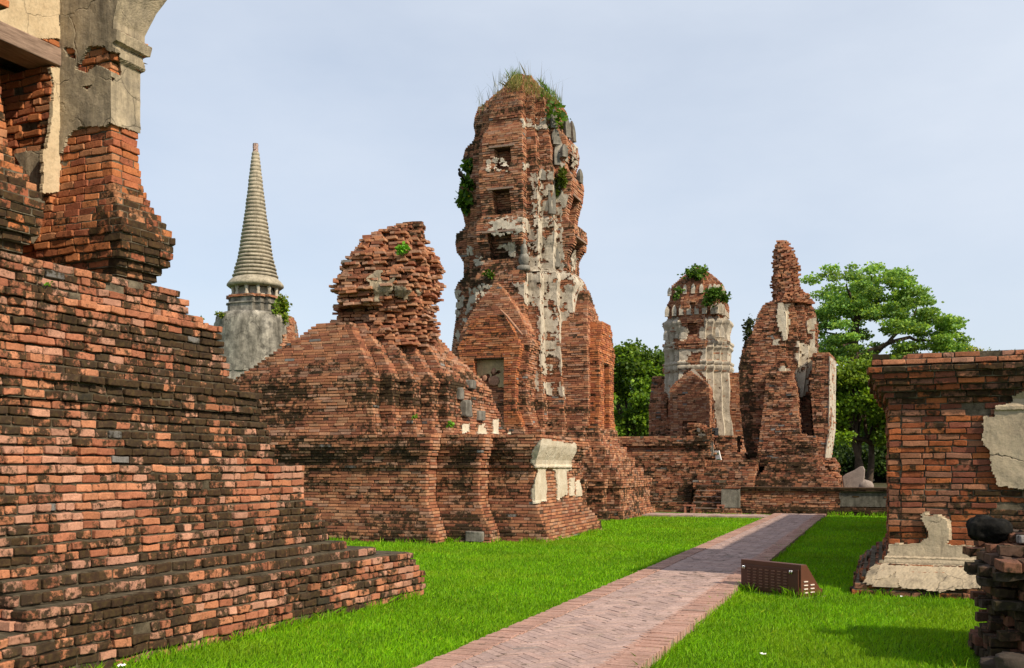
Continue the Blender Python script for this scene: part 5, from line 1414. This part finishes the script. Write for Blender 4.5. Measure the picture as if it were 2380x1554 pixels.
shrub('wall_weed', 'yellowish weed high on the right edge of the leaning tower', W(1880, 742, 39.4), (.25, .2, .35), 200, .1, gy, 12, 'weed', 3)
shrub('wall_shrub', 'dark scrub on the sloping left shoulder of the leaning tower', W(1742, 775, 39.6), (.45, .5, .6), 420, .12, [(.03, .045, .012), (.05, .06, .02)], 13, 'shrub', 6)
for k, (px, py, r_, lab) in enumerate([(2268, 826, .14, 'yellow-flowered bush on top of the right pedestal'), (2215, 832, .08, 'sparse sprig of weed left of the yellow bush on the pedestal'), (2310, 824, .10, 'thin pale weed right of the yellow bush on the pedestal'), (2350, 826, .09, 'thin weed at the far right of the pedestal top')]):
    shrub('pedestal_weed', lab, W(px, py, 15.2), (r_ * 1.6, r_, r_), 260 if k == 0 else 70, .035, gy, 40 + k, 'weed', 5, 120 if k == 0 else 4)
shrub('hedge_bush', 'bright yellow-green bush below the spreading tree', W(2000, 866, 49), (2.6, 1.2, .7), 2600, .16, [(.16, .24, .018), (.2, .28, .02), (.12, .2, .018)], 55, 'bush', 8)
for k, (px, py, d, r_, lab) in enumerate([(104, 540 + 122, 9.2, .035, 'two-leaf seedling on the upper courses of the left temple base'), (455, 741, 11.1, .05, 'pale weed on the broken top end of the left temple base'), (1050, 985, 21.3, .07, 'weed beside the grey stone blocks of the middle chedi'), (960, 968, 21.6, .06, 'weed at the foot of a rib of the middle chedi')]):
    P = W(px, py, d)
    if k == 0: P = np.array([*lt(-1.18, lt_u(px, -1.18)[0]), 0]); P[2] = zat(py, P[:2] @ FW)
    shrub('wall_seedling', lab, P, (r_ * 1.5, r_, r_), 14 if k == 0 else 40, r_ * .9, [(.16, .34, .02), (.12, .28, .02)], 60 + k, 'weed', 2)
# long grass on the top of the tall prang
rg = np.random.RandomState(8); a = Acc()
zt_ = zat(200, 32.5)
def top_pts(n, box):
    x = rg.uniform(box[0], box[1], n); P = []
    for px in x:
        z = zat(np.interp(px, [1100, 1150, 1170, 1209, 1257, 1298, 1320], [250, 224, 194, 190, 205, 240, 275]), 31.8); P.append(W(px, 0, 31.6 + rg.uniform(-.5, 1.2)).tolist()); P[-1][2] = z - .1
    return np.array(P)
for n, box, h, w_, cs in [(420, (1150, 1300), .20, .014, [(.20, .20, .035), (.25, .21, .06)]), (200, (1182, 1214), .34, .014, [(.10, .17, .02), (.14, .2, .025)]), (380, (1255, 1305), .22, .016, [(.10, .19, .02), (.13, .24, .02)]), (50, (1105, 1170), .55, .012, [(.12, .13, .05)]), (45, (1200, 1310), .85, .010, [(.22, .19, .10)])]:
    P = top_pts(n, box); c = np.array(cs)[rg.randint(0, len(cs), n)] * rg.uniform(.7, 1.25, (n, 1))
    blades(a, P, h, w_, c, rg, .3)
P = top_pts(300, (1185, 1265)) + [0, -.3, -.25]
blades(a, P, .28, .016, np.array([(.26, .22, .07)]) * rg.uniform(.7, 1.2, (300, 1)), rg, .4)
P = top_pts(160, (1280, 1306)) - [0, 0, .35]
leaves(a, P + rg.normal(0, .15, P.shape), .16, leafcols(len(P), rg, gr1), rg)
o = a.build('tower_top_grass', None, (MX, MY, zt_)); tag(o, 'tuft of long dry and green grass crowning the tall prang', 'grass tuft')
# pigeon on the tall prang
a = Acc(); P = W(1070.5, 407, 31.0)
lumpy(a, P + [0, 0, .02], (.07, .13, .09), M['blackstone'], 1, 14, 10, .05); lumpy(a, P + [0, -.10, .13], (.045, .05, .05), M['blackstone'], 2, 12, 8, .03)
v, f = box_pts(P + [0, .18, -.04], (.035, 0, 0), (0, .09, -.04), (0, 0, .012)); a.add(v, f, M['blackstone'])
tag(a.build('pigeon', None, P), 'dark pigeon perched on the left ledge of the tall prang', 'bird')

# ================================================================== GRASS BLADES OF THE LAWN
rg = np.random.RandomState(77)
N_ = 900000
dmin, dmax = 5.6, 33.5
u = rg.rand(N_)
e_ = .42; d = (dmin ** e_ + u * (dmax ** e_ - dmin ** e_)) ** (1 / e_)
px = rg.uniform(-60, 2440, N_)
xc = (px - CX) / F * d
XYp = xc[:, None] * RT + d[:, None] * FW
x, y = XYp[:, 0], XYp[:, 1]
ok = (y > 4) & (y < 33.6)
ok &= ~((x > PL - .0) & (x < PR + .0)); ok &= ~((y > 31.2) & (y < 32.6) & (x < PL))
for poly in (lt_poly(.01), cc_low(.01), m_base(.01), r_poly(.01), [(.7, 8.5), (3.6, 8.5), (3.6, 10), (.7, 10)], [bp_(0, 0, 0)[:2], bp_(BL, 0, 0)[:2], bp_(BL, .4, 0)[:2], bp_(0, .4, 0)[:2]], [(-30, 10), (-5.9, 10), (-6, 18.5), (-14, 18.6), (-30, 18)][:0] or [(90, 90), (91, 90), (91, 91)]):
    ok &= ~inpoly(x, y, np.asarray(poly))
ok &= rg.rand(N_) < .62
x, y, d = x[ok], y[ok], d[ok]; n = len(x)
P = np.c_[x, y, np.zeros(n)]
pal = np.array([(.165, .37, .003), (.20, .43, .003), (.12, .29, .003), (.25, .46, .005), (.30, .39, .02)])
c = pal[rg.choice(5, n, p=[.33, .3, .22, .11, .04])] * rg.uniform(.75, 1.25, (n, 1))
pat = fbm(P, .55, 3)[:, None]; pat2 = fbm(P, 2.6, 6)[:, None]
c = c * (.66 + .66 * pat) * (.78 + .44 * pat2)
yel = np.clip((fbm(P, .8, 21) - .53) * 4, 0, .6)[:, None] * rg.uniform(.3, 1.2, (n, 1))
c = c * (1 - yel) + np.array([.24, .36, .010]) * yel
a = Acc()
blades(a, P, .036 + .0005 * d + .014 * (pat2[:, 0] - .5), np.maximum(.0045, .00062 * d), c, rg, .5)
# longer tufts along the feet of the walls and the path edge
def edge_tufts(p0, p1, n, h, out=.06):
    t = rg.rand(n)[:, None]; P = np.c_[np.asarray(p0) * (1 - t) + np.asarray(p1) * t + rg.normal(0, out, (n, 2)), np.zeros(n)]
    k = fbm(P, 2.5, 9) > .45; P = P[k]
    return P, h
for p0, p1, n, h in [(lt(.03, -6.5), lt(.03, .0), 2600, .10), ((-13, 18.62), (-8.62, 18.62), 700, .11), ((-8.6, 19.1), (-6.6, 19.68), 500, .12), ((-6.55, 19.7), (-6.55, 24), 700, .10), ((-.32, 13.1), (2, 13.1), 900, .10), ((PR + .02, 6), (PR + .02, 31), 3000, .09), ((PL - .02, 6), (PL - .02, 31), 2200, .07), (bp_(-.02, -.03, 0)[:2], bp_(BL, -.03, 0)[:2], 300, .12), (bp_(BL + .02, 0, 0)[:2], bp_(BL + .02, .4, 0)[:2], 120, .1), ((-1.7, 33.85), (3, 33.85), 500, .15), ((.6, 8.4), (2.5, 8.3), 300, .12)]:
    P, h = edge_tufts(p0, p1, n, h); m_ = len(P)
    c = pal[rg.choice(5, m_, p=[.3, .25, .2, .15, .1])] * rg.uniform(.7, 1.2, (m_, 1))
    blades(a, P, h, np.maximum(.005, .0006 * (P[:, :2] @ FW)), c, rg, .5)
o = a.build('grass'); tag(o, None, None, None, 'stuff'); o['label'] = 'short bright green lawn grass around the path'; o['category'] = 'grass'
print('grass blades', n)
